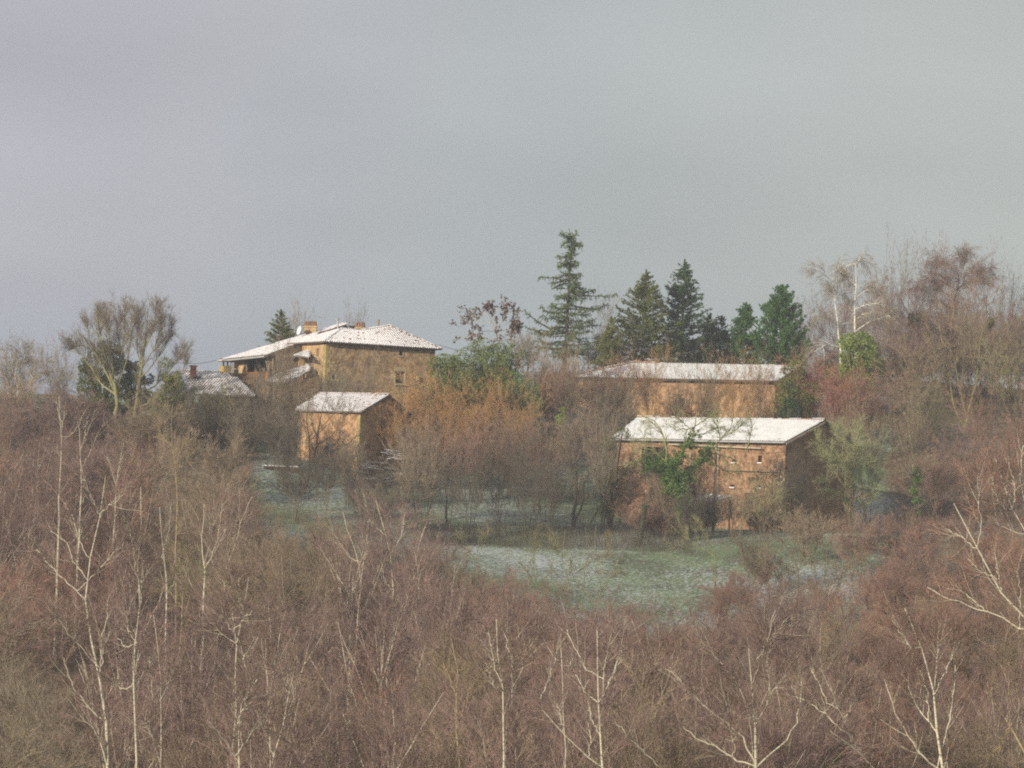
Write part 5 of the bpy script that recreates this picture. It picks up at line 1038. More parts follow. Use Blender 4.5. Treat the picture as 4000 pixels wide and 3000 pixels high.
plant(leafy, 3085, 1490, 401, 95, 'thuja_tree', 'dark dense evergreen bush covering the right corner of the long barn', 'evergreen bush', None, lobes=16, n=6000, mat='n_dark', size=.09, cone_=True, lob=.5)
plant(leafy, 3345, 1285, 418, 125, 'juniper_bush', 'bright yellow-green rounded evergreen in front of the pair of white birches', 'evergreen bush', None, lobes=44, n=26000, mat='n_yellow', size=.10, lob=.42)
plant(leafy, 3215, 1405, 436, 50, 'evergreen_shrub', 'low dark green shrub between the thuja and the yellow-green evergreen', 'evergreen bush', None, lobes=12, n=5000, mat='n_dark', size=.08)
plant(conifer, 1098, 1208, 440, 62, 'spruce_tree', 'small spruce with a pointed top rising behind the long snowy roof', 'spruce tree', None, nb=90, mat='n_spruce', shape=.6, nl=.22, irr=.3)
plant(conifer, 1145, 1300, 440, 20, 'spruce_tree', 'tip of a tiny conifer beside the chimney stack', 'spruce tree', None, nb=50, mat='n_olive', shape=.5, nl=.2)
plant(leafy, 665, 1370, 384, 118, 'cypress_tree', 'dark olive cypress leaning at the left end of the low cottage', 'cypress tree', None, lobes=34, n=16000, mat='n_olive', size=.09, cone_=True, lob=.42)
plant(leafy, 415, 1330, 396, 120, 'evergreen_tree', 'dark evergreen mass behind the left half of the big bare tree', 'evergreen bush', None, lobes=34, n=16000, mat='n_spruce', size=.09, lob=.34)
plant(leafy, 530, 1398, 398, 75, 'evergreen_tree', 'smaller dark evergreen behind the right half of the big bare tree', 'evergreen bush', None, lobes=22, n=9000, mat='n_dark', size=.09, lob=.4)
SG_ = 'evergreen shrubs right of the tall house'
plant(leafy, 1770, 1365, 396, 118, 'evergreen_shrub', 'billowing green shrub touching the right corner of the tall house', 'evergreen bush', SG_, lob=.34, lobes=70, n=30000, mat='n_shrub', size=.085)
plant(leafy, 1935, 1312, 402, 150, 'evergreen_shrub', 'tallest light green billowing shrub, under the tree with seed clusters', 'evergreen bush', SG_, lob=.32, lobes=80, n=34000, mat='n_shrub', size=.085)
plant(leafy, 2010, 1440, 397, 100, 'evergreen_shrub', 'darker green shrub at the right foot of the tall billowing shrub', 'evergreen bush', SG_, lobes=24, n=11000, mat='n_ivy', size=.09)
plant(leafy, 1850, 1395, 393, 90, 'evergreen_shrub', 'deep green shrub filling the gap between the two billowing shrubs', 'evergreen bush', SG_, lobes=26, n=11000, mat='n_spruce', size=.09)
plant(leafy, 2178, 1572, 398, 42, 'evergreen_shrub', 'small yellow-green bush in the brown scrub left of the lower barn', 'evergreen bush', None, lobes=12, n=6000, mat='n_yellow', size=.07)
plant(leafy, 2400, 1600, 368, 55, 'evergreen_shrub', 'mossy green bush at the left corner of the lower barn roof', 'evergreen bush', None, lobes=12, n=4500, mat='n_olive', size=.07)
plant(leafy, 1680, 1560, 399, 30, 'evergreen_shrub', 'small green bush at the foot of the tall house near its right corner', 'evergreen bush', None, lobes=8, n=2500, mat='n_shrub', size=.07)

# bare trees and bushes
limb_tree(.3, [S5((990,1130),(1010,950),(1000,800),(940,640),(880,430),(850,300),(830,180)), S5((1000,860),(1040,700),(1040,500),(1010,300),(1000,140)), S5((1000,820),(960,600),(960,400),(930,200)), S5((1030,800),(1100,560),(1140,350),(1150,180)), S5((1010,850),(930,700),(850,560),(780,400),(760,260)),
    S5((990,900),(880,780),(760,600),(640,440)), S5((1040,560),(1080,380),(1070,160)), S5((930,600),(840,500),(700,440),(620,470)), S5((960,520),(900,300),(880,160))], 392, .26, crown=(24,9,6), angs=26, up=.28, bark_='bark_lichen', twm='tw_grey', tl=.9, sub_len=2.2, rt=.010, side_dep=3.0, name='bare_tree', label='big bare spreading tree at left, its left trunk carrying a broad fan of branches', cat='bare tree', group='twin bare trees at the left of the farm', tipr=.015)
limb_tree(.3, [S5((1165,1080),(1170,980),(1200,820),(1220,640),(1250,450),(1260,280),(1280,120)), S5((1230,640),(1330,480),(1400,300),(1380,160)), S5((1210,760),(1330,600),(1440,430),(1490,280)), S5((1250,500),(1320,330),(1350,150)), S5((1180,970),(1300,930),(1430,850),(1560,720),(1610,560)), S5((1230,650),(1180,440),(1200,200)),
    S5((1190,900),(1350,780),(1500,620),(1600,480)), S5((1300,920),(1450,940),(1640,880))], 389, .24, crown=(24,9,6), angs=26, up=.28, bark_='bark_lichen', twm='tw_grey', tl=.9, sub_len=2.2, rt=.010, side_dep=3.0, name='bare_tree', label='big bare spreading tree at left, its right trunk with a low bough reaching the cypress', cat='bare tree', group='twin bare trees at the left of the farm', tipr=.015)
limb_tree(0, [G2((560,1250),(540,1050),(520,950),(470,860),(430,760)), G2((530,1000),(600,880),(590,780)), G2((500,930),(380,900),(300,820)), G2((520,980),(400,980),(270,900),(200,960)), G2((540,950),(640,900),(700,830)), G2((560,1000),(680,960),(730,930)), G2((480,900),(510,800),(480,770)), G2((540,1050),(350,1020),(200,1030)), G2((580,1100),(650,1050),(700,980))],
    410, .16, crown=(7,4,2), bark_='bark_pale', twm='leaf_seed', tl=.6, sub_len=1.3, rt=.012, side_dep=1.5, name='bare_tree', label='bare tree hung with brown seed clusters above the green shrubs', cat='bare tree', leaf=('leaf_seed', 2600, .12), tipr=.02)
# walnut with ivy before the lower barn
limb_tree(.2, [GQ((740,1250),(730,1080),(690,940),(620,820),(560,700),(520,560),(530,420),(500,300),(440,230),(400,160),(300,120)), GQ((720,1000),(690,840),(780,660),(880,560),(950,480),(1010,410)), GQ((560,700),(430,620),(330,600),(220,560),(100,640)), GQ((600,640),(680,500),(760,400),(800,300),(820,180),(830,80)),
    GQ((810,250),(720,200),(650,140),(600,100)), GQ((820,220),(900,170),(960,120),(1040,80)), GQ((830,330),(930,290),(1010,250),(1100,220)), GQ((530,400),(420,350),(300,340),(200,360)), GQ((1020,420),(1110,320),(1190,230),(1210,120)), GQ((1060,380),(1180,290),(1290,220),(1340,160)), GQ((960,480),(1100,520),(1200,540),(1240,580)),
    GQ((510,320),(420,210),(330,160),(260,170)), GQ((800,320),(760,240),(640,260),(570,230)), GQ((1080,340),(1060,240),(1000,160)), GQ((980,500),(1060,640),(1180,700),(1300,690)), GQ((1350,480),(1375,350),(1400,230),(1370,120)), GQ((530,520),(380,460),(250,440))],
    359, .30, l1=(.02,.05), crown=(13,6,4), bark_='bark_lichen', twm='tw_lichen', tl=.6, sub_len=1.35, rt=.011, side_dep=1.6, up=.02, name='walnut_tree', label='gnarled bare walnut clad in bright green ivy, standing before the lower barn', cat='walnut tree', tipr=.045,
    ivy=[(0, .22, .62, .85, 9000), (1, .12, .95, .62, 5200), (3, .05, .75, .5, 3600), (2, .1, .6, .7, 2200), (0, .45, .62, 1.1, 3000)], angs=48)
def shrub(px, ytop, Y, wpx, label, name='bare_shrub', cat='shrub', group=None, **kw):
    d = dict(bs=.45, stems=8, limbs=11, sub=7, tw1=7, tw2=4, tl=.6, bark_='bark_brown', twm='tw_tan', r0=.06, ang=30, up=.2, clear=.12, rt=.011); d.update(kw)
    return plant(broom, px, ytop, Y, wpx, name, label, cat, group, **d)
OG = 'orange brown shrubs in the middle of the farm'
for i, (x, y, Y, w, lb_) in enumerate([(1640,1540,392,105,'orange shrub against the right foot of the tall house'),(1560,1640,386,85,'orange shrub right of the small barn gable'),(1760,1600,390,110,'brightest orange shrub, under the green shrub by the tall house'),(1900,1570,388,110,'orange shrub in the middle of the orange row'),
        (2010,1580,386,85,'orange shrub at the right end of the orange row'),(1700,1680,383,100,'low orange shrub in front of the brightest orange one')]):
    shrub(x, y, Y, w, lb_, group=OG, twm='tw_orange', leaf='leaf_orange', nleaf=3200, lsize=.05)
for x, y, Y, w, lb_, kw in [(2150,1380,405,85,'tall tan shrub right of the green shrubs, tip reaching the sky',dict(twm='tw_tan')),(2190,1500,404,75,'tan brown shrub left of the long barn eave',dict(twm='tw_orange')),(2130,1520,400,90,'brown shrub below the tall tan shrub',dict(twm='tw_redbrown')),
        (2330,1500,406,85,'brown leafy shrub before the left end of the long barn',dict(twm='tw_redbrown',leaf='leaf_orange',nleaf=2000)),(2440,1480,408,70,'reddish brown shrub overlapping the long barn roof at left',dict(twm='tw_redbrown',leaf='leaf_orange',nleaf=1500)),(2545,1432,408,55,'orange tipped shrub rising highest over the long barn eave',dict(twm='tw_orange',leaf='leaf_orange',nleaf=1500)),
        (2290,1540,400,85,'dull brown scrub below the left end of the long barn',dict(twm='tw_tan')),(2420,1545,400,75,'grey brown scrub left of the lower barn ridge',dict(twm='tw_grey')),(2620,1520,404,60,'low tan shrub by the door of the long barn',dict(twm='tw_tan',tw1=4)),(2740,1480,405,70,'tan shrub before the middle of the long barn wall',dict(twm='tw_tan',tw1=5)),
        (2870,1440,405,85,'golden brown shrub before the right part of the long barn',dict(twm='tw_orange',tw1=6)),(2960,1460,404,60,'thin brown shrub at the right end of the long barn wall',dict(twm='tw_tan',tw1=5)),(3180,1490,404,105,'left one of the brick red bushes right of the long barn',dict(twm='tw_red')),(3310,1530,402,110,'right one of the brick red bushes right of the long barn',dict(twm='tw_red')),
        (3400,1560,400,90,'reddish bush at the right end of the red bushes',dict(twm='tw_redbrown')),(2050,1230,430,0,'',None) ]:
    if kw is None: continue
    kw = dict(dict(tw1=7), **kw); shrub(x, y, Y, w, lb_, group='bare shrubs around the long barn', **kw)
# background bare trees just behind, seen against the sky
for x, y, Y, w, lb_, kw in [(2345,1215,458,75,'faint bare birch right of the cedar',dict(twm='tw_grey',tw1=4)),(2060,1370,440,60,'grey bare tree left of the cedar foot',dict(twm='tw_grey',tw1=5)),(2300,1370,452,80,'olive bare tree with pale forks between cedar and spruces',dict(twm='tw_olive',bark_='bark_lichen',tw1=5)),(2400,1350,450,70,'olive brown bare tree behind the long barn ridge',dict(twm='tw_olive',tw1=5)),
        (1170,1262,450,50,'thin bare tree showing behind the dish and chimney',dict(twm='tw_grey',tw1=3,sub=5)),(1385,1262,455,40,'thin bare treetop behind the second chimney',dict(twm='tw_mauve',tw1=3,sub=5)),(3200,1250,470,80,'hazy mauve bare tree behind the thuja',dict(twm='tw_mauve')),(3120,1330,470,60,'hazy bare tree low behind the bright green conifer',dict(twm='tw_mauve')),
        (1110,1290,452,35,'thin bare stems behind the small spruce',dict(twm='tw_grey',tw1=3,sub=5)),(2700,1380,462,70,'bare tree in the gap below the tall dark spruce',dict(twm='tw_grey',tw1=5)),(2830,1390,462,60,'bare tree in the gap below the ragged conifers',dict(twm='tw_mauve',tw1=5))]:
    shrub(x, y, Y, w, lb_, name='bare_tree', cat='bare tree', group='bare trees behind the farm', stems=3, **kw)

# white birches and the right-hand wood on the crest
WB = 'white birches at the right of the conifers'
limb_tree(0, [G4((630,1050),(625,900),(605,730),(590,600),(575,490),(575,400),(550,250)), G4((570,490),(540,400),(510,350)), G4((600,720),(520,650),(400,610)), G4((620,870),(500,880),(400,940)), G4((590,500),(610,450)), G4((555,300),(470,250),(380,225)), G4((550,260),(600,230),(620,280)), G4((605,720),(680,690),(740,700))], 424, .21, bark_='bark_white', crown=(13,8,5), droop=.9, twm='tw_grey', sub_len=2.2, rt=.009, side_dep=2, label='left one of the pair of white birches with drooping twigs', cat='birch tree', group=WB, tipr=.036, up=.15)
limb_tree(0, [G4((760,900),(755,740),(745,520),(765,400),(760,280),(758,180)), G4((760,580),(850,530),(960,520)), G4((765,480),(830,420),(900,380)), G4((770,730),(880,680),(990,640),(1060,630)), G4((765,660),(830,635),(960,640)), G4((765,650),(820,610),(890,605)), G4((755,400),(720,320),(690,290)), G4((770,380),(860,370),(960,395)), G4((760,200),(700,180),(640,240)), G4((760,180),(800,130),(830,160))], 425, .23, bark_='bark_white', crown=(13,8,5), droop=.9, twm='tw_grey', sub_len=2.2, rt=.009, side_dep=2, label='right one of the pair of white birches, its level boughs pointing right', cat='birch tree', group=WB, tipr=.036, up=.15)
limb_tree(0, [G4((1560,900),(1600,650),(1610,480),(1640,350),(1680,260)), G4((1610,430),(1560,360),(1530,310)), G4((1640,350),(1560,200),(1480,160)), G4((1660,300),(1700,180),(1680,100)), G4((1650,330),(1760,250),(1860,240)), G4((1620,450),(1720,350),(1850,300)), G4((1600,500),(1480,400),(1400,240)), G4((1600,600),(1450,480),(1300,380))], 446, .22, crown=(26,11,7), droop=.7, bark_='bark_pale', twm='tw_mauve', sub_len=2.8, rt=.010, side_dep=3, label='large domed weeping birch, the highest crown in the right-hand wood', cat='birch tree', tipr=.03, up=.15)
RW = 'bare trees of the right-hand wood'
for x, y, Y, w, lb_, kw in [(3490,1070,452,85,'grey brown bare tree next right of the white birches',dict(twm='tw_grey')),(3590,1110,450,95,'mauve brown bare tree between the white birches and the domed birch',dict(twm='tw_mauve')),(3860,1120,448,100,'reddish bare tree right of the domed birch',dict(twm='tw_redbrown')),(3960,1060,452,90,'thin high bare tree at the right edge of the skyline',dict(twm='tw_grey',tw1=4,sub=6)),
        (3440,1180,450,95,'brown bare tree above the yellow-green evergreen',dict(twm='tw_mauve')),(3560,1210,434,120,'brown bare tree in front, under the skyline at right',dict(twm='tw_mauve')),(3700,1150,438,120,'red brown bare tree under the domed crown',dict(twm='tw_redbrown')),(3830,1240,430,120,'wide brown bare tree at upper right',dict(twm='tw_tan')),(3990,1230,432,110,'wide brown bare tree cut by the right edge',dict(twm='tw_mauve')),
        (3560,1340,424,110,'brown bare tree right of the yellow-green evergreen',dict(twm='tw_mauve')),(3600,1380,418,110,'pale limbed bare tree in the middle of the right wood',dict(twm='tw_tan',bark_='bark_lichen')),(3960,1400,410,120,'olive bare tree at the right edge, halfway up',dict(twm='tw_olive')),(3290,1420,446,80,'hazy bare tree behind the yellow-green evergreen',dict(twm='tw_mauve')),
        (3500,1500,402,110,'dense brown bush tree right of the red bushes',dict(twm='tw_tan')),(3640,1560,398,110,'bare tree with olive haze low in the right wood',dict(twm='tw_olive')),(3860,1580,396,120,'reddish low tree in the right wood',dict(twm='tw_redbrown')),(3990,1640,392,110,'reddish low tree at the right edge',dict(twm='tw_redbrown')),(3740,1720,386,110,'brown low tree above the dark logs',dict(twm='tw_redbrown')),(3560,1640,392,95,'grey brown low tree above the dark ivy trunk',dict(twm='tw_tan')),(3900,1800,380,100,'red brown thicket at the right edge above the logs',dict(twm='tw_redbrown')),(3640,1820,382,90,'thicket of brown stems left of the dark logs',dict(twm='tw_redbrown'))]:
    shrub(x, y, Y, w, lb_, name='bare_tree', cat='bare tree', group=RW, **dict(dict(stems=4, limbs=13, sub=8, tw1=8, tw2=4, r0=.13, rt=.012), **kw))
limb_tree(0, [G4((1700,1600),(1760,1350),(1810,1150),(1830,900),(1850,760)), G4((1720,1520),(1660,1250),(1610,1000),(1560,850)), G4((1640,1600),(1600,1400),(1570,1200),(1540,1000),(1480,700)), G4((1690,1300),(1690,1000),(1720,800),(1700,600)), G4((1810,1100),(1880,950),(1960,800)), G4((1610,1050),(1700,900),(1660,700)), G4((1560,1100),(1440,950),(1340,700),(1310,600)), G4((1830,1000),(1990,970),(2150,1020))], 415, .20, crown=(9,7,5), bark_='bark_lichen', twm='tw_tan', sub_len=2.0, rt=.011, side_dep=2.5, name='bare_tree', label='tall grey-green multi-trunked tree standing out in the middle of the right wood', cat='bare tree', tipr=.03)
limb_tree(0, [GR((1020,800),(990,640),(970,430),(930,330),(870,200)), GR((1060,700),(1075,450),(1065,300),(1080,120)), GR((1000,700),(940,580),(890,480)), GR((985,520),(1040,420),(1060,330)), GR((970,440),(960,280),(960,180))], 396, .13, crown=(8,7,5), bark_='bark_lichen', twm='tw_tan', sub_len=1.6, rt=.010, name='bare_tree', label='slim yellow-green forked tree right of the lichen covered tree', cat='bare tree', tipr=.025)
limb_tree(0, [GR((1060,1560),(1050,1300),(1045,1100),(1050,900)), GR((970,1580),(1010,1480),(1040,1300)), GR((1050,1150),(1120,1020),(1160,900)), GR((1045,1100),(960,950),(900,850))], 369, .16, crown=(9,7,5), bark_='bark_dark', twm='tw_grey', sub_len=1.5, rt=.010, name='bare_tree', label='dark ivy-clad trunk standing at the edge of the grass on the right', cat='bare tree', ivy=[(0,.3,.95,.4,2500)], tipr=.02)
limb_tree(0, [GR((340,1560),(310,1380),(290,1200),(280,1000),(290,850),(330,700)), GR((290,1150),(200,1000),(180,800),(210,600)), GR((300,1000),(380,700),(530,640)), GR((290,950),(230,850),(150,830)), GR((310,1250),(370,1080),(360,900)), GR((330,800),(400,600),(440,480)), GR((210,700),(260,560),(210,480)), GR((320,1400),(240,1200),(130,1150),(60,1050)), GR((200,900),(80,830),(0,790)), GR((340,1450),(460,1300),(560,1200)), GR((180,850),(60,700),(-20,620)), GR((300,900),(420,850),(540,860))],
    367, .17, crown=(17,9,6), bark_='bark_lichen', twm='tw_lichen', sub_len=1.5, rt=.010, side_dep=2.0, name='lichen_tree', label='rounded grey-green lichen covered tree right of the lower barn', cat='bare tree', tipr=.022, angs=45)
for i, (x, y, Y, r_) in enumerate([(3575,1250,436,.8),(3535,1330,432,.55),(3870,1260,436,.6),(3935,1440,420,.7),(3830,1600,400,.6)]):
    p = P(x, y, Y-2.5); pl = leafy(r_*2, r_, lobes=7, n=1200, mat='n_olive', size=.08, lob=.6)
    put(pl, 'mistletoe_ball', tuple(p - (0,0,r_)), ['largest green mistletoe clump high in the wood right of the white birches','small mistletoe clump below the largest one','mistletoe clump high in the tree right of the domed birch','green clump near the right edge of the upper wood','green clump low in the right wood'][i], 'mistletoe', 'green clumps in the right-hand trees')

# dark scrub hiding the fronts of the left-hand houses
LS = 'scrub in front of the left-hand houses'
for x, y, Y, w, lb_, kw in [(1010,1560,389,62,'dense grey scrub in front of the lean-to',dict(twm='tw_grey')),(920,1580,385,75,'dark grey scrub under the right eave of the low cottage',dict(twm='tw_dark')),(830,1575,384,80,'olive stemmed shrub before the middle of the low cottage',dict(twm='tw_olive')),(750,1580,382,75,'dark scrub under the left eave of the low cottage',dict(twm='tw_dark')),
        (1090,1480,392,62,'tall brown shrub between the lean-to and the tall house',dict(twm='tw_grey')),(1170,1500,391,50,'thin brown shrub against the side of the tall house',dict(twm='tw_tan',tw1=5)),(1300,1480,393,70,'thin shrub before the left part of the tall house wall',dict(twm='tw_grey',tw1=3,sub=5)),(1440,1490,394,60,'thin shrub before the cracked middle of the tall house wall',dict(twm='tw_grey',tw1=3,sub=5)),
        (1115,1400,401,34,'dry upright stems in front of the gable of the balcony house',dict(twm='tw_tan',tw1=4)),(1080,1640,380,80,'grey brown shrub left of the small barn',dict(twm='tw_grey')),(610,1640,376,80,'brown scrub at the foot of the cypress',dict(twm='tw_tan')),(520,1700,374,80,'brown scrub under the big bare trees',dict(twm='tw_tan')),
        (330,1600,392,110,'brown thicket left of the big bare trees',dict(twm='tw_mauve')),(240,1640,388,110,'mauve thicket between the hazy birches and the big bare trees',dict(twm='tw_mauve')),(420,1670,384,100,'brown thicket under the left bare trunk',dict(twm='tw_mauve')),(130,1620,380,110,'mauve thicket below the hazy birches',dict(twm='tw_mauve')),(0,1560,386,110,'brown tree cut by the left edge, above the wood',dict(twm='tw_tan')),(20,1640,372,110,'brown thicket at the left edge',dict(twm='tw_mauve')),
        (60,1420,418,80,'hazy brown tree behind the birches at the left edge',dict(twm='tw_grey',tw1=5)),(230,1430,420,80,'hazy grey treetop right of the birches at the left edge',dict(twm='tw_grey',tw1=5)),(960,1640,378,75,'grey brown scrub below the low cottage, right half',dict(twm='tw_grey')),(690,1760,366,60,'thin scrub above the rubble heap',dict(twm='tw_tan',tw1=4)),(860,1790,364,70,'brown scrub right of the rubble heap',dict(twm='tw_tan'))]:
    shrub(x, y, Y, w, lb_, group=LS, **dict(dict(tw1=8), **kw))
# brush round the foot of the lower barn and a low belt of trees on the right-hand crest
for x, y, Y, w, lb_, kw in [(2620,1960,361,55,'tan brush at the left foot of the lower barn',dict(twm='tw_tan')),(2760,1985,360,50,'brown brush before the open shelter',dict(twm='tw_dark')),(2880,1960,360,55,'tall thin shoots before the middle of the lower barn wall',dict(twm='tw_tan',tw1=4)),(2990,1930,359,60,'yellowish shoots at the right foot of the lower barn',dict(twm='tw_olive',tw1=4)),
        (3110,1850,362,62,'dark brush at the corner of the lower barn gable',dict(twm='tw_dark')),(3200,1700,374,75,'dark bare tree standing against the lower barn gable',dict(twm='tw_dark')),(3300,1640,384,80,'brown shrub behind the lichen covered tree',dict(twm='tw_tan')),(3400,1700,380,85,'olive brown shrub right of the lichen covered tree',dict(twm='tw_olive')),(2560,1760,368,60,'grey brush before the dark doorway of the lower barn',dict(twm='tw_grey',tw1=5)),
        (3290,1180,470,90,'mauve bare tree far behind the white birches',dict(twm='tw_mauve')),(3400,1240,468,95,'brown bare tree on the crest behind the white birches',dict(twm='tw_mauve')),(3520,1260,468,95,'brown bare tree on the crest, right of the white birches',dict(twm='tw_tan')),(3640,1270,466,95,'brown bare tree low on the crest below the domed birch',dict(twm='tw_mauve')),(3760,1280,466,95,'reddish bare tree low on the crest right of the domed birch',dict(twm='tw_redbrown')),
        (3880,1270,464,95,'brown bare tree low on the crest near the right edge',dict(twm='tw_tan')),(4000,1250,464,95,'brown bare tree on the crest cut by the right edge',dict(twm='tw_mauve')),(3700,1080,450,80,'reddish bare tree just under the domed birch crown',dict(twm='tw_redbrown')),(3450,1400,440,100,'low grey thicket on the crest behind the yellow-green evergreen',dict(twm='tw_mauve',clear=.02,tw1=9)),(3580,1400,440,100,'low brown thicket on the crest right of the yellow-green evergreen',dict(twm='tw_tan',clear=.02,tw1=9)),(3715,1330,440,105,'low mauve thicket on the crest under the domed birch',dict(twm='tw_mauve',clear=.02,tw1=9)),(3840,1330,440,105,'low reddish thicket on the crest near the right edge',dict(twm='tw_redbrown',clear=.02,tw1=9)),(3960,1330,440,105,'low tan thicket on the crest cut by the right edge',dict(twm='tw_tan',clear=.02,tw1=9)),(3780,1360,436,100,'low mauve thicket in front of the crest thickets at right',dict(twm='tw_mauve',clear=.02,tw1=10)),(3905,1360,436,100,'low grey thicket in front of the crest thickets near the right edge',dict(twm='tw_grey',clear=.02,tw1=10)),(1270,1830,366,50,'dark thin shrub below the left part of the small barn',dict(twm='tw_dark',tw1=4)),(1360,1790,370,55,'thin dark shrub before the right part of the small barn',dict(twm='tw_grey',tw1=4)),(1170,1850,360,60,'dark shrub on the frosty grass left of the crooked tree',dict(twm='tw_dark',tw1=5)),(3150,2050,345,80,'thin tan tree before the right end of the meadow',dict(twm='tw_tan',tw1=4)),(3350,2080,340,80,'thin brown tree before the right end of the meadow',dict(twm='tw_redbrown',tw1=4)),(2950,2120,335,70,'thin brown tree before the meadow right of the walnut',dict(twm='tw_tan',tw1=4)),(3520,2070,342,80,'thin reddish tree below the fence post at right',dict(twm='tw_redbrown',tw1=4))]:
    shrub(x, y, Y, w, lb_, name='bare_tree', cat='bare tree', group='brush and bare trees round the lower barn and right crest', **kw)
# hedge line of dark multi-stemmed trees before the farm
HG = 'dark stemmed hedge trees below the farm'
HD = dict(bark_='bark_dark', twm='tw_dark', rt=.011, r0=.10, side_dep=0)
for x, y, Y, w, lb_, kw in [(1110,1700,372,75,'dark bushy tree left of the bare tree before the small barn',dict(twm='tw_dark',tw1=6)),(1440,1890,358,80,'dark low shrub under the brush pile',dict(twm='tw_dark',tw1=5)),(1620,1790,366,70,'grey brown hedge tree right of the brush pile',dict(twm='tw_tan')),
        (1650,1790,362,75,'hedge tree with many thin dark upright stems, first from the left',dict(twm='tw_grey',stems=10)),(1760,1730,364,95,'brown crowned hedge tree behind the thin stems',dict(twm='tw_redbrown',stems=7)),(1850,1800,360,85,'hedge tree with thin dark stems below the orange shrubs',dict(twm='tw_dark',stems=10)),
        (1960,1790,362,85,'dense dark hedge tree in the centre, first of the two darkest',dict(twm='tw_dark',stems=11,r0=.13)),(2060,1800,361,80,'dense dark hedge tree in the centre, second of the two darkest',dict(twm='tw_dark',stems=11,r0=.13)),(2130,1700,376,110,'mauve brown scrub behind the two darkest hedge trees',dict(twm='tw_redbrown')),
        (2150,1850,362,65,'thin dark stemmed shrub right of the two darkest hedge trees',dict(twm='tw_grey',stems=9,tw1=4)),(2440,1900,374,60,'brown twiggy bush behind the leaning trunks',dict(twm='tw_redbrown')),(2640,1900,362,60,'dark brambly bush around the foot of the walnut',dict(twm='tw_dark')),(2700,1980,358,45,'low dark bramble right of the walnut foot',dict(twm='tw_dark')),
        (2540,2010,362,60,'low reddish bramble at the left foot of the walnut',dict(twm='tw_redbrown')),(1880,1730,380,100,'brown scrub under the middle of the orange row',dict(twm='tw_redbrown')),(2020,1730,380,95,'brown scrub under the right end of the orange row',dict(twm='tw_tan')),(2260,1650,384,90,'mauve brown crown left of the lower barn',dict(twm='tw_mauve')),
        (1480,1960,352,70,'thin dark undergrowth at the edge of the left wood',dict(twm='tw_grey',tw1=4)),(2370,1650,366,70,'grey brown crown by the left corner of the lower barn',dict(twm='tw_grey')),(2480,1860,382,60,'dark scrub by the lower barn doorway',dict(twm='tw_dark'))]:
    shrub(x, y, Y, w, lb_, name='hedge_tree', cat='bare tree', group=HG, **dict(dict(bark_='bark_dark', r0=.09, ang=24, up=.3), **kw))
limb_tree(0, [GH((940,1130),(940,950),(970,840),(965,600),(970,470),(900,430),(720,415)), GH((950,1100),(1030,900),(1050,800),(1045,650),(1150,580),(1260,590),(1450,680)), GH((1120,1090),(1200,950),(1230,880),(1290,830),(1400,790),(1550,790),(1650,800)), GH((1195,950),(1180,800),(1190,650),(1180,500)), GH((1050,700),(1200,690),(1430,715)), GH((970,470),(1000,300),(980,150)), GH((1150,580),(1250,450),(1340,340)),
    GH((1300,700),(1400,600),(1500,500),(1600,400)), GH((980,460),(1080,300),(1180,200)), GH((970,520),(860,350),(740,300)), GH((1260,850),(1320,900),(1480,960)), GH((1500,520),(1640,550),(1720,620)), GH((1050,560),(1160,420),(1180,260)), GH((980,300),(900,200),(850,80)), GH((1000,250),(1060,120),(1080,0))],
    None, .22, crown=(14,8,6), bark_='bark_dark', twm='tw_tan', sub_len=1.7, rt=.010, side_dep=2.0, name='bare_tree', label='leaning dark trunks with a broad brown crown, left of the walnut', cat='bare tree', tipr=.03, angs=42)
limb_tree(0, [G6((650,890),(700,700),(740,560),(760,380),(800,200),(840,60)), G6((650,870),(560,620),(530,420),(540,250)), G6((660,840),(800,730),(930,640),(1060,580)), G6((700,720),(680,500),(660,300),(680,120)), G6((745,540),(880,440),(980,300),(1050,220)), G6((720,640),(840,560),(980,450)), G6((690,760),(780,620),(960,560),(1130,420)), G6((600,720),(500,560),(460,380),(440,260)), G6((740,480),(700,350),(720,150)), G6((770,380),(880,280),(930,150)), G6((620,800),(600,560),(600,330),(620,180))],
    None, .17, crown=(11,8,5), bark_='bark_brown', twm='tw_grey', sub_len=1.6, rt=.011, side_dep=2.0, name='bare_tree', label='open bare tree whose branches cross the front of the small barn', cat='bare tree', tipr=.022)
limb_tree(0, [G6((1480,1060),(1460,950),(1440,860),(1420,800),(1380,740)), G6((1480,1040),(1540,960),(1580,860),(1570,700),(1590,520),(1600,420)), G6((1470,980),(1390,960),(1270,900),(1150,820)), G6((1575,700),(1530,500),(1500,440)), G6((1590,600),(1700,500),(1800,420)), G6((1450,900),(1330,850),(1200,700),(1090,620))], None, .17, crown=(11,8,5), bark_='bark_dark', twm='tw_dark', sub_len=1.5, rt=.010, side_dep=1.5, name='bare_tree', label='low dark crooked tree below the brush pile', cat='bare tree', tipr=.022)
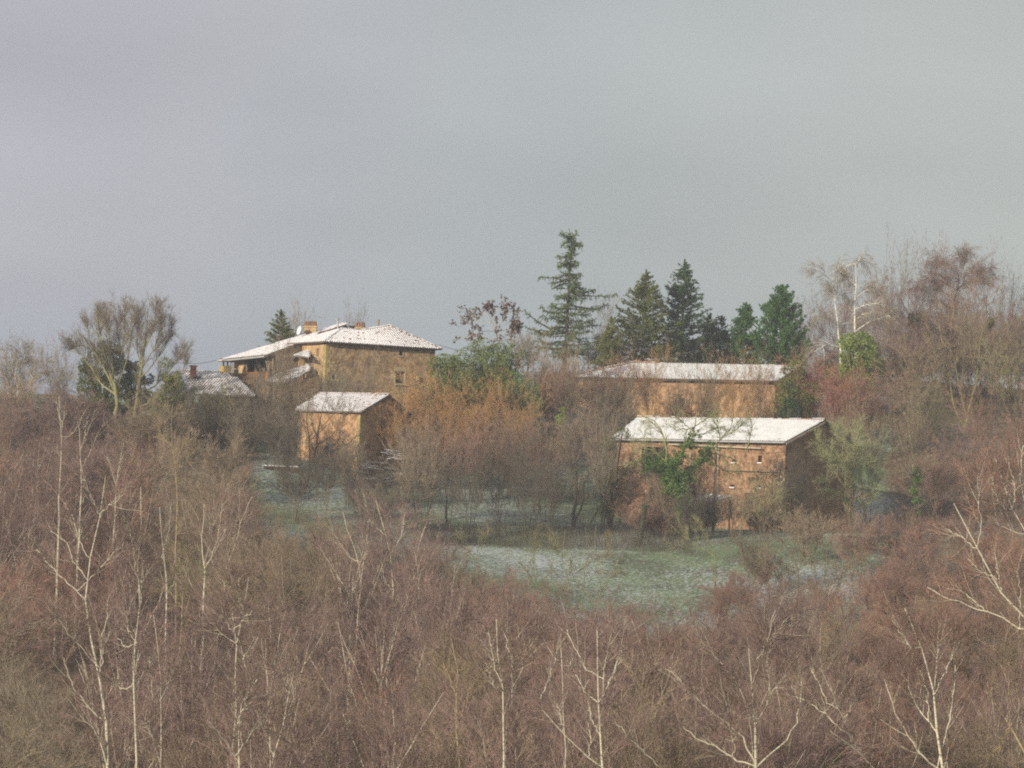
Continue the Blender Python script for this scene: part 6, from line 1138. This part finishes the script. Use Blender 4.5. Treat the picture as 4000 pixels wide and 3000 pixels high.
# slender olive saplings in front of the meadow
OS = 'slender yellow-green saplings in front of the meadow'
for lm, lb_ in (((GH((640,1900),(610,1700),(530,1660),(500,1400),(400,1200)), GH((510,1500),(530,1300),(520,1180))), 'first slender sapling from the left in front of the meadow'),
                ((S8((830,560),(845,420),(860,330),(880,240)), S8((840,460),(800,380),(760,310)), S8((845,420),(900,320),(920,250))), 'yellowish sapling leaning at the left end of the meadow'),
                ((S8((1230,780),(1215,640),(1180,500),(1140,360)), S8((1230,700),(1250,560),(1300,450)), S8((1200,580),(1150,520),(1100,450)), S8((1190,540),(1180,400),(1200,300))), 'sapling with two spreading stems before the middle of the meadow'),
                ((S8((1405,820),(1395,640),(1380,480),(1360,350),(1365,250)), S8((1400,740),(1350,640),(1320,590)), S8((1390,600),(1450,500),(1530,400)), S8((1375,440),(1310,330),(1300,260)), S8((1385,500),(1340,400),(1270,330))), 'tallest yellow-green sapling before the meadow, with a dead straight stem'),
                ((S8((1435,820),(1470,680),(1490,560),(1470,450),(1500,330),(1490,240)), S8((1485,580),(1560,480),(1640,360)), S8((1475,640),(1420,560),(1400,470))), 'forked sapling just right of the tallest sapling'),
                ((S8((1520,850),(1560,700),(1590,580),(1560,460),(1540,300),(1550,230)), S8((1590,580),(1660,490),(1720,400)), S8((1580,620),(1630,540),(1700,510)), S8((1565,480),(1620,360),(1640,270))), 'rightmost slender sapling, crossing the green patch of the meadow')):
    limb_tree(0, list(lm), 262, .06, crown=(9,6,4), bark_='bark_lichen', twm='tw_olive', sub_len=.95, tl=.55, rt=.007, side_dep=1.0, name='sapling', label=lb_, cat='sapling', group=OS, tipr=.013)
# larger trees in front of the right part of the meadow
limb_tree(0, [SR_((770,900),(780,700),(785,560),(770,440),(700,350),(640,260),(560,180),(500,110)), SR_((900,640),(940,520),(970,380),(980,250),(1010,130)), SR_((880,600),(760,590),(690,560)), SR_((930,540),(1040,480),(1150,440)), SR_((860,480),(830,330),(850,200)), SR_((700,360),(620,430),(560,440)), SR_((960,420),(1060,300),(1220,240)), SR_((920,600),(1020,560),(1080,420)), SR_((940,680),(880,450),(890,300)), SR_((700,350),(700,250),(660,150)), SR_((980,300),(1080,180),(1120,60))],
    285, .13, crown=(10,7,4), bark_='bark_brown', twm='tw_tan', sub_len=1.3, rt=.008, side_dep=1.5, name='bare_tree', label='wide bare tree with arching brown limbs before the right of the meadow', cat='bare tree', tipr=.016)
limb_tree(0, [SR_((1060,1130),(1080,950),(1060,850),(1040,700),(1000,600)), SR_((1120,1000),(1180,880),(1240,820),(1330,760)), SR_((1060,900),(1000,800),(930,700)), SR_((1070,860),(1120,700),(1100,560)), SR_((1150,930),(1160,800),(1220,680))], 240, .13, crown=(10,7,5), bark_='bark_brown', twm='tw_redbrown', sub_len=1.2, rt=.008, name='bare_tree', label='dark trunked bare tree in the gap of snowy grass at lower right', cat='bare tree', tipr=.016)
limb_tree(0, [SR_((560,880),(500,770),(440,690),(380,630),(310,600)), SR_((470,730),(540,640),(600,520)), SR_((440,690),(360,720),(300,700)), SR_((520,800),(600,720),(650,640))], 245, .10, crown=(11,8,5), bark_='bark_brown', twm='tw_redbrown', sub_len=1.3, rt=.008, name='bare_tree', label='bare tree with a low curved limb below the meadow', cat='bare tree', tipr=.016)
limb_tree(0, [SR_((300,420),(200,350),(110,300),(30,220)), SR_((220,360),(180,280),(170,200)), SR_((160,330),(100,250),(70,180)), SR_((260,400),(230,280),(200,210)), SR_((240,390),(120,360),(0,330))], 330, .09, crown=(8,6,4), bark_='bark_lichen', twm='tw_olive', sub_len=1.0, rt=.008, name='bare_shrub', label='pale branching shrub at the edge of the meadow shadow, before the walnut', cat='shrub', tipr=.02)
# ------------------------------------------------------------------ the foreground wood: individual trees copied from a few prototypes
FP = {
 'birch': [broom(9.2, 2.5, 1, 15, 6, 6, 4, .95, r0=.095, ang=24, up=.34, twm='tw_mauve', clear=.2, rt=.011, rl=.03), broom(8.6, 2.3, 2, 13, 6, 6, 4, .9, r0=.10, ang=22, up=.36, twm='tw_mauve', clear=.2, rt=.011, rl=.03), broom(9.6, 2.4, 3, 13, 6, 6, 4, .9, r0=.10, ang=22, up=.36, twm='tw_mauve', clear=.2, rt=.011, rl=.03)],
 'mauve': [broom(8.5, 2.7, 1, 18, 8, 7, 4, .9, r0=.075, ang=32, up=.28, twm='tw_mauve', clear=.12, rt=.012, rl=.022) , broom(7.5, 2.6, 2, 17, 8, 7, 4, .85, r0=.07, ang=30, up=.3, twm='tw_mauve', clear=.12, rt=.012, rl=.022), broom(9.8, 2.8, 1, 19, 8, 7, 4, .9, r0=.08, ang=28, up=.3, twm='tw_mauve', clear=.12, rt=.012, rl=.022)],
 'tan':   [broom(7.5, 2.8, 3, 15, 8, 7, 4, .8, r0=.065, ang=34, up=.2, bark_='bark_pale', twm='tw_tan', clear=.12, rt=.012, rl=.022), broom(8.5, 2.8, 1, 17, 8, 7, 4, .85, r0=.07, ang=34, up=.2, bark_='bark_lichen', twm='tw_tan', clear=.12, rt=.012, rl=.022)],
 'bush':  [broom(4.4, 2.4, 7, 12, 8, 7, 4, .65, r0=.035, ang=32, up=.18, bark_='bark_brown', twm='tw_redbrown', clear=.08, rt=.011, bs=.4), broom(3.6, 2.2, 8, 12, 8, 7, 4, .6, r0=.03, ang=34, up=.15, bark_='bark_brown', twm='tw_redbrown', clear=.08, rt=.011, bs=.4)],
}
_protos = {k: list(v) for k, v in FP.items()}
heroes = [(o.location.x, o.location.y) for o in C.objects if o.parent is None and o.type == 'EMPTY' and o.get('category') in ('birch tree',) and o.location.y < 320]
def zone(px, py):
    if px < 330 and 2100 < py < 2500: return 'left_red'
    if px < 300 and py >= 2500: return 'left_olive'
    if 500 < px < 1350 and py < 2350: return 'mid_tan'
    if 700 < px < 1300 and py > 2500: return 'mauve'
    if px > 3300 and py < 2500: return 'right_red'
    if px > 2600: return 'right'
    if 1300 < px < 2600 and py > 2650: return 'centre_low'
    return 'mauve'
ZK = {'left_red': (['bush','tan'], 'tw_redbrown'), 'left_olive': (['tan'], 'tw_grey'), 'mid_tan': (['tan','mauve','birch'], 'tw_tan'), 'mauve': (['mauve','birch','birch','bush'], None), 'right_red': (['bush','tan'], 'tw_redbrown'),
      'right': (['birch','tan','bush'], None), 'centre_low': (['mauve','tan','birch'], None)}
ZL = {'left_red': ('reddish brown bushes at the left edge', 'reddish brown leafless bush in the thicket at the left edge'), 'left_olive': ('grey trees in the bottom left corner', 'dull grey leafless tree in the shaded bottom left corner'),
      'mid_tan': ('tan trees on the left slope below the farm', 'tan leafless tree in the dense wood on the slope below the small barn'), 'mauve': ('mauve brown trees of the left foreground wood', 'mauve brown leafless tree in the dense wood filling the left foreground'),
      'right_red': ('red brown thicket below the right-hand grass', 'red brown leafless bush in the thicket below the grass at right'), 'right': ('brown trees of the right foreground wood', 'brown leafless tree in the open wood filling the right foreground'),
      'centre_low': ('brown trees at the bottom centre', 'brown leafless tree in the wood at the bottom centre')}
ZN = {'left_red': 'bush', 'right_red': 'bush'}
placed = []; count = 0
def try_place(px, ytop, kinds=None, hs=None):
    z = zone(px, ytop); kinds_, mt = ZK[z]; kd = rng.choice(kinds or kinds_)
    pl = FP[kd][rng.integers(len(FP[kd]))]; s = rng.uniform(.82, 1.2) if hs is None else hs
    if 2650 < px and ytop < 2700: s *= .72
    h = pl.h*s; lo, hi = 140.0, (388.0 if px < 1000 else 352.0)
    f = lambda Y: (lambda p: ground(p[0], p[1]) + h - p[2])(P(px, ytop, Y))
    if f(hi) < 0: return None
    if f(lo) > 0: lo_ok = False; 
    for _ in range(24):
        mid = (lo+hi)/2
        if f(mid) > 0: hi = mid
        else: lo = mid
    p = P(px, ytop, hi)
    return pl, kd, z, mt, s, p
N_T = 290; tries = 0
while count < N_T and tries < 9000:
    tries += 1; px = rng.uniform(-120, 4120); e = np.interp(px, EDGE[:, 0], EDGE[:, 1]) - np.interp(px, [600, 1250, 1500, 1900, 2100, 2600, 2850, 3000, 4200], [0, 20, 80, 30, -30, -40, 90, 150, 140]); top = e + (3080 - e)*rng.random()**1.0
    if px > 2600 and rng.random() < (.6 if px < 3500 and top < 2700 else .35): continue
    r = try_place(px, top)
    if r is None: continue
    pl, kd, z, mt, s, p = r; X, Yq = p[0], p[1]
    if rng.random() < .85 and any(Yq < hy + 1 and abs(X/Yq - hx/hy)*F < 130 for hx, hy in heroes): continue
    dmin = 2.1 + (2.2 if 0 else 0) + .0*Yq
    if any((X-a)**2 + ((Yq-b)*.5)**2 < (dmin*s)**2 for a, b in placed): continue
    placed.append((X, Yq)); count += 1
    g_, lb_ = ZL[z]; nm = 'bare_bush' if kd == 'bush' else 'bare_tree'
    mts = {'crown': M[mt]} if mt and rng.random() < .8 else ({'crown': M[rng.choice(['tw_mauve','tw_redbrown','tw_tan','tw_mauve'])]} if rng.random() < .5 else None)
    o = put(pl, nm, (X, Yq, ground(X, Yq)), lb_ if kd != 'bush' or 'bush' in lb_ else lb_.replace('leafless tree', 'leafless low bush'), 'bush' if kd == 'bush' else 'bare tree', g_ if kd != 'bush' or z in ZN else g_ + ', low bushes', scale=s, mats=mts)
tot_t = sum(sum(len(p.vertices)-2 for p in m_.polygons) if len(m_.polygons) < 300 else len(m_.polygons)*2 for m_ in bpy.data.meshes); print('TRIS', tot_t)
print('foreground trees', count, 'tries', tries, 'Y', min(b for a, b in placed), max(b for a, b in placed))
# ------------------------------------------------------------------ undergrowth, heaps, logs
def scrub(name, n, region, h, mat, label):
    g = Geo(); A = []
    while len(A) < n:
        q = np.column_stack([rng.uniform(*region[0], 20000), rng.uniform(*region[1], 20000)]); w3 = np.column_stack([q, ground(q[:, 0], q[:, 1])]); c3 = w3 @ RN
        k = region[2](2000 + F*c3[:, 0]/-c3[:, 2], 1500 - F*c3[:, 1]/-c3[:, 2]); A = q[k] if len(A) == 0 else np.concatenate([A, q[k]])
    A = A[:n]; z_ = ground(A[:, 0], A[:, 1]); B0 = np.column_stack([A, z_ - .05]); d = rng.normal(0, .28, (n, 3)); d[:, 2] = 1; d = nrm3(d)*(h*rng.uniform(.4, 1.3, n))[:, None]
    g.add(*cones(B0, B0 + d, .012)); tag(g.obj(name, [M[mat]], None, np.zeros(3)), label, 'undergrowth', kind='stuff')
wood = lambda px, py: (py > np.interp(px, EDGE[:, 0], EDGE[:, 1]) + 60) | (px < 1000)
scrub('undergrowth', 45000, ((-60, 60), (175, 375), lambda px, py: wood(px, py) & (px > -200) & (px < 4200)), 1.3, 'tw_dark', 'brown brambles and dead stems covering the floor of the foreground wood')
scrub('bracken', 9000, ((-10, 60), (340, 400), lambda px, py: (px > 3450) & (py > 1650) & (py < 2080)), .8, 'tw_redbrown', 'red brown bracken under the right-hand wood')
scrub('shadow_brambles', 9000, ((-20, 25), (345, 385), lambda px, py: (px > 1650) & (px < 2700) & (py > 2060) & (py < 2130 + (px-1650)*.03)), .9, 'tw_dark', 'dark brambles added as shadow along the bank under the hedge trees')  # dark stems added to give the bank its shadow
scrub('rough_grass', 9000, ((-60, 60), (345, 385), lambda px, py: (px > 1400) & (px < 3400) & (py > 1850) & (py < 2180)), .35, 'tw_olive', 'rough dead grass tufts along the hedge line')
def heap(loc, n, rx, rz_, ln, r, mat, snowy, name, label, cat):
    o = thing(name, label, cat, loc); 
    for i in range(n):
        a = rng.uniform(0, math.pi); t = rng.random(); q = np.array([rng.normal(0, rx*.35*(1-t*.5)), rng.normal(0, rx*.3), t*rz_]); d = np.array([math.cos(a*.6-.9), math.sin(a)*.5, rng.normal(0, .12)])*ln*rng.uniform(.5, 1)/2
        g = Geo(); k = q + np.array(loc); g.tube([k-d, k+rng.normal(0, .05, 3), k+d], [r, r*.9, r*.6], 5, 0)
        if rng.random() < snowy: g.tube([k-d*.95+(0,0,r*.7), k+(0,0,r*.8), k+d*.9+(0,0,r*.6)], [r*.8, r*.85, r*.5], 5, 1)
        g.obj('log', [M[mat], M['snow']], o)
    return o
heap(ghit(1550,1900), 60, 2.6, 3.3, 2.8, .06, 'timber_dark', .75, 'brush_pile', 'pile of cut branches with snow on top, in front of the small barn gable', 'brush pile')
heap(ghit(1450,1900), 40, 3.2, 2.2, 2.2, .05, 'timber_dark', .6, 'brush_pile', 'low spread of snowy cut branches left of the taller brush pile', 'brush pile')
heap(ghit(755,1740), 90, 3.0, 1.5, 1.2, .08, 'tile', .85, 'rubble_heap', 'snow covered heap of tiles and rubble below the low cottage', 'rubble heap')
heap(at(3700,2030,371), 8, 1.2, .5, 1.8, .13, 'timber_dark', .2, 'log_pile', 'small pile of dark logs on the ground at right', 'log pile')
lb2 = thing('leaning_boards', 'row of orange boards leaning in the sun at the left, below the cypress', 'boards', at(605,1690,384))
for i in range(11):
    c_ = P(566+8*i, 1700, 384 + .04*i); zg = ground(c_[0], c_[1]); g = Geo(); g.obox((c_[0], c_[1], zg), (.16,.03,0), (0,.04,0), (.25+rng.normal(0,.05), .1, rng.uniform(1.1,1.7))); g.obj('plank', [M['plank']], lb2)
fw = thing('low_wall', 'low orange earth wall glowing behind the leaning boards', 'wall', at(570,1660,392)); c_ = P(545,1690,391); c2 = P(640,1690,389); g = Geo(); zb = ground(c_[0], c_[1])-.6
wall((c_[0], c_[1]), unit((c2-c_)*(1,1,0)), unit(np.cross(unit((c2-c_)*(1,1,0)), (0,0,1))), float(np.linalg.norm((c2-c_)[:2])), zb, P(560,1640,391)[2], g=g).obj('wall_face', [M['pise']], fw)
cov = thing('covered_stack', 'low stack under a snowy sheet, left of the small barn', 'stack', ghit(1100,1830)); a_ = np.array(ghit(1030,1832)); b_ = np.array(ghit(1172,1836)); zg = a_[2]-.2; a_[2] += .3; 
g = Geo(); g.obox((a_[0], a_[1], zg-.3), ((b_-a_)[0], 0, 0), (0, 1.3, 0), (0, 0, a_[2]-zg+.28)); g.obj('stack_body', [M['timber_dark']], cov); g = Geo(); g.obox((a_[0]-.1, a_[1]-.1, a_[2]-.01), ((b_-a_)[0]+.2, 0, 0), (0, 1.5, 0), (0, 0, .10)); g.obj('snow_sheet', [M['snow']], cov)
# old ivy-covered stump and leaning dead trunk near the walnut
def stump(px0, y0, px1, y1, Y, r, label):
    a_ = P(px0, y0, Y); b_ = P(px1, y1, Y); zg = ground(a_[0], a_[1]); org = np.array([a_[0], a_[1], zg]); g = Geo(); g.tube(resample([org-(0,0,.2), (org+b_)/2+(.05,0,0), b_], 6), [r*1.3, r*1.1, r, r, r*1.05, r*.7], 8)
    t = rng.uniform(0, 1, 900)[:, None]; pts = org*(1-t) + b_*t + rng.normal(0, r*.75, (900, 3)); 
    pl = Plant().add('trunk', _shift(g, org), [M['bark_dark']]); g = Geo(); g.add(*leaves(pts, .07)); pl.add('ivy', _shift(g, org), [M['n_dark']]); put(pl, 'tree_stump', tuple(org), label, 'tree stump', rz=0)
stump(2495,2070,2520,1972,357, .22, 'dark ivy-clad leaning stump at the left of the walnut')
# ------------------------------------------------------------------ air
HZ_D = 0.00032
if HZ_D:
    m = bpy.data.materials.new('haze_air'); m.use_nodes = True; t = m.node_tree; t.nodes.clear(); v = t.nodes.new('ShaderNodeVolumePrincipled'); v.inputs['Density'].default_value = HZ_D; v.inputs['Color'].default_value = (.92,.94,1,1); v.inputs['Anisotropy'].default_value = .2
    o_ = t.nodes.new('ShaderNodeOutputMaterial'); t.links.new(v.outputs[0], o_.inputs['Volume']); g = Geo(); g.box((-700,-60,-45), (700,900,60)); hz = g.obj('haze', [m], None, np.zeros(3)); tag(hz, kind='stuff')
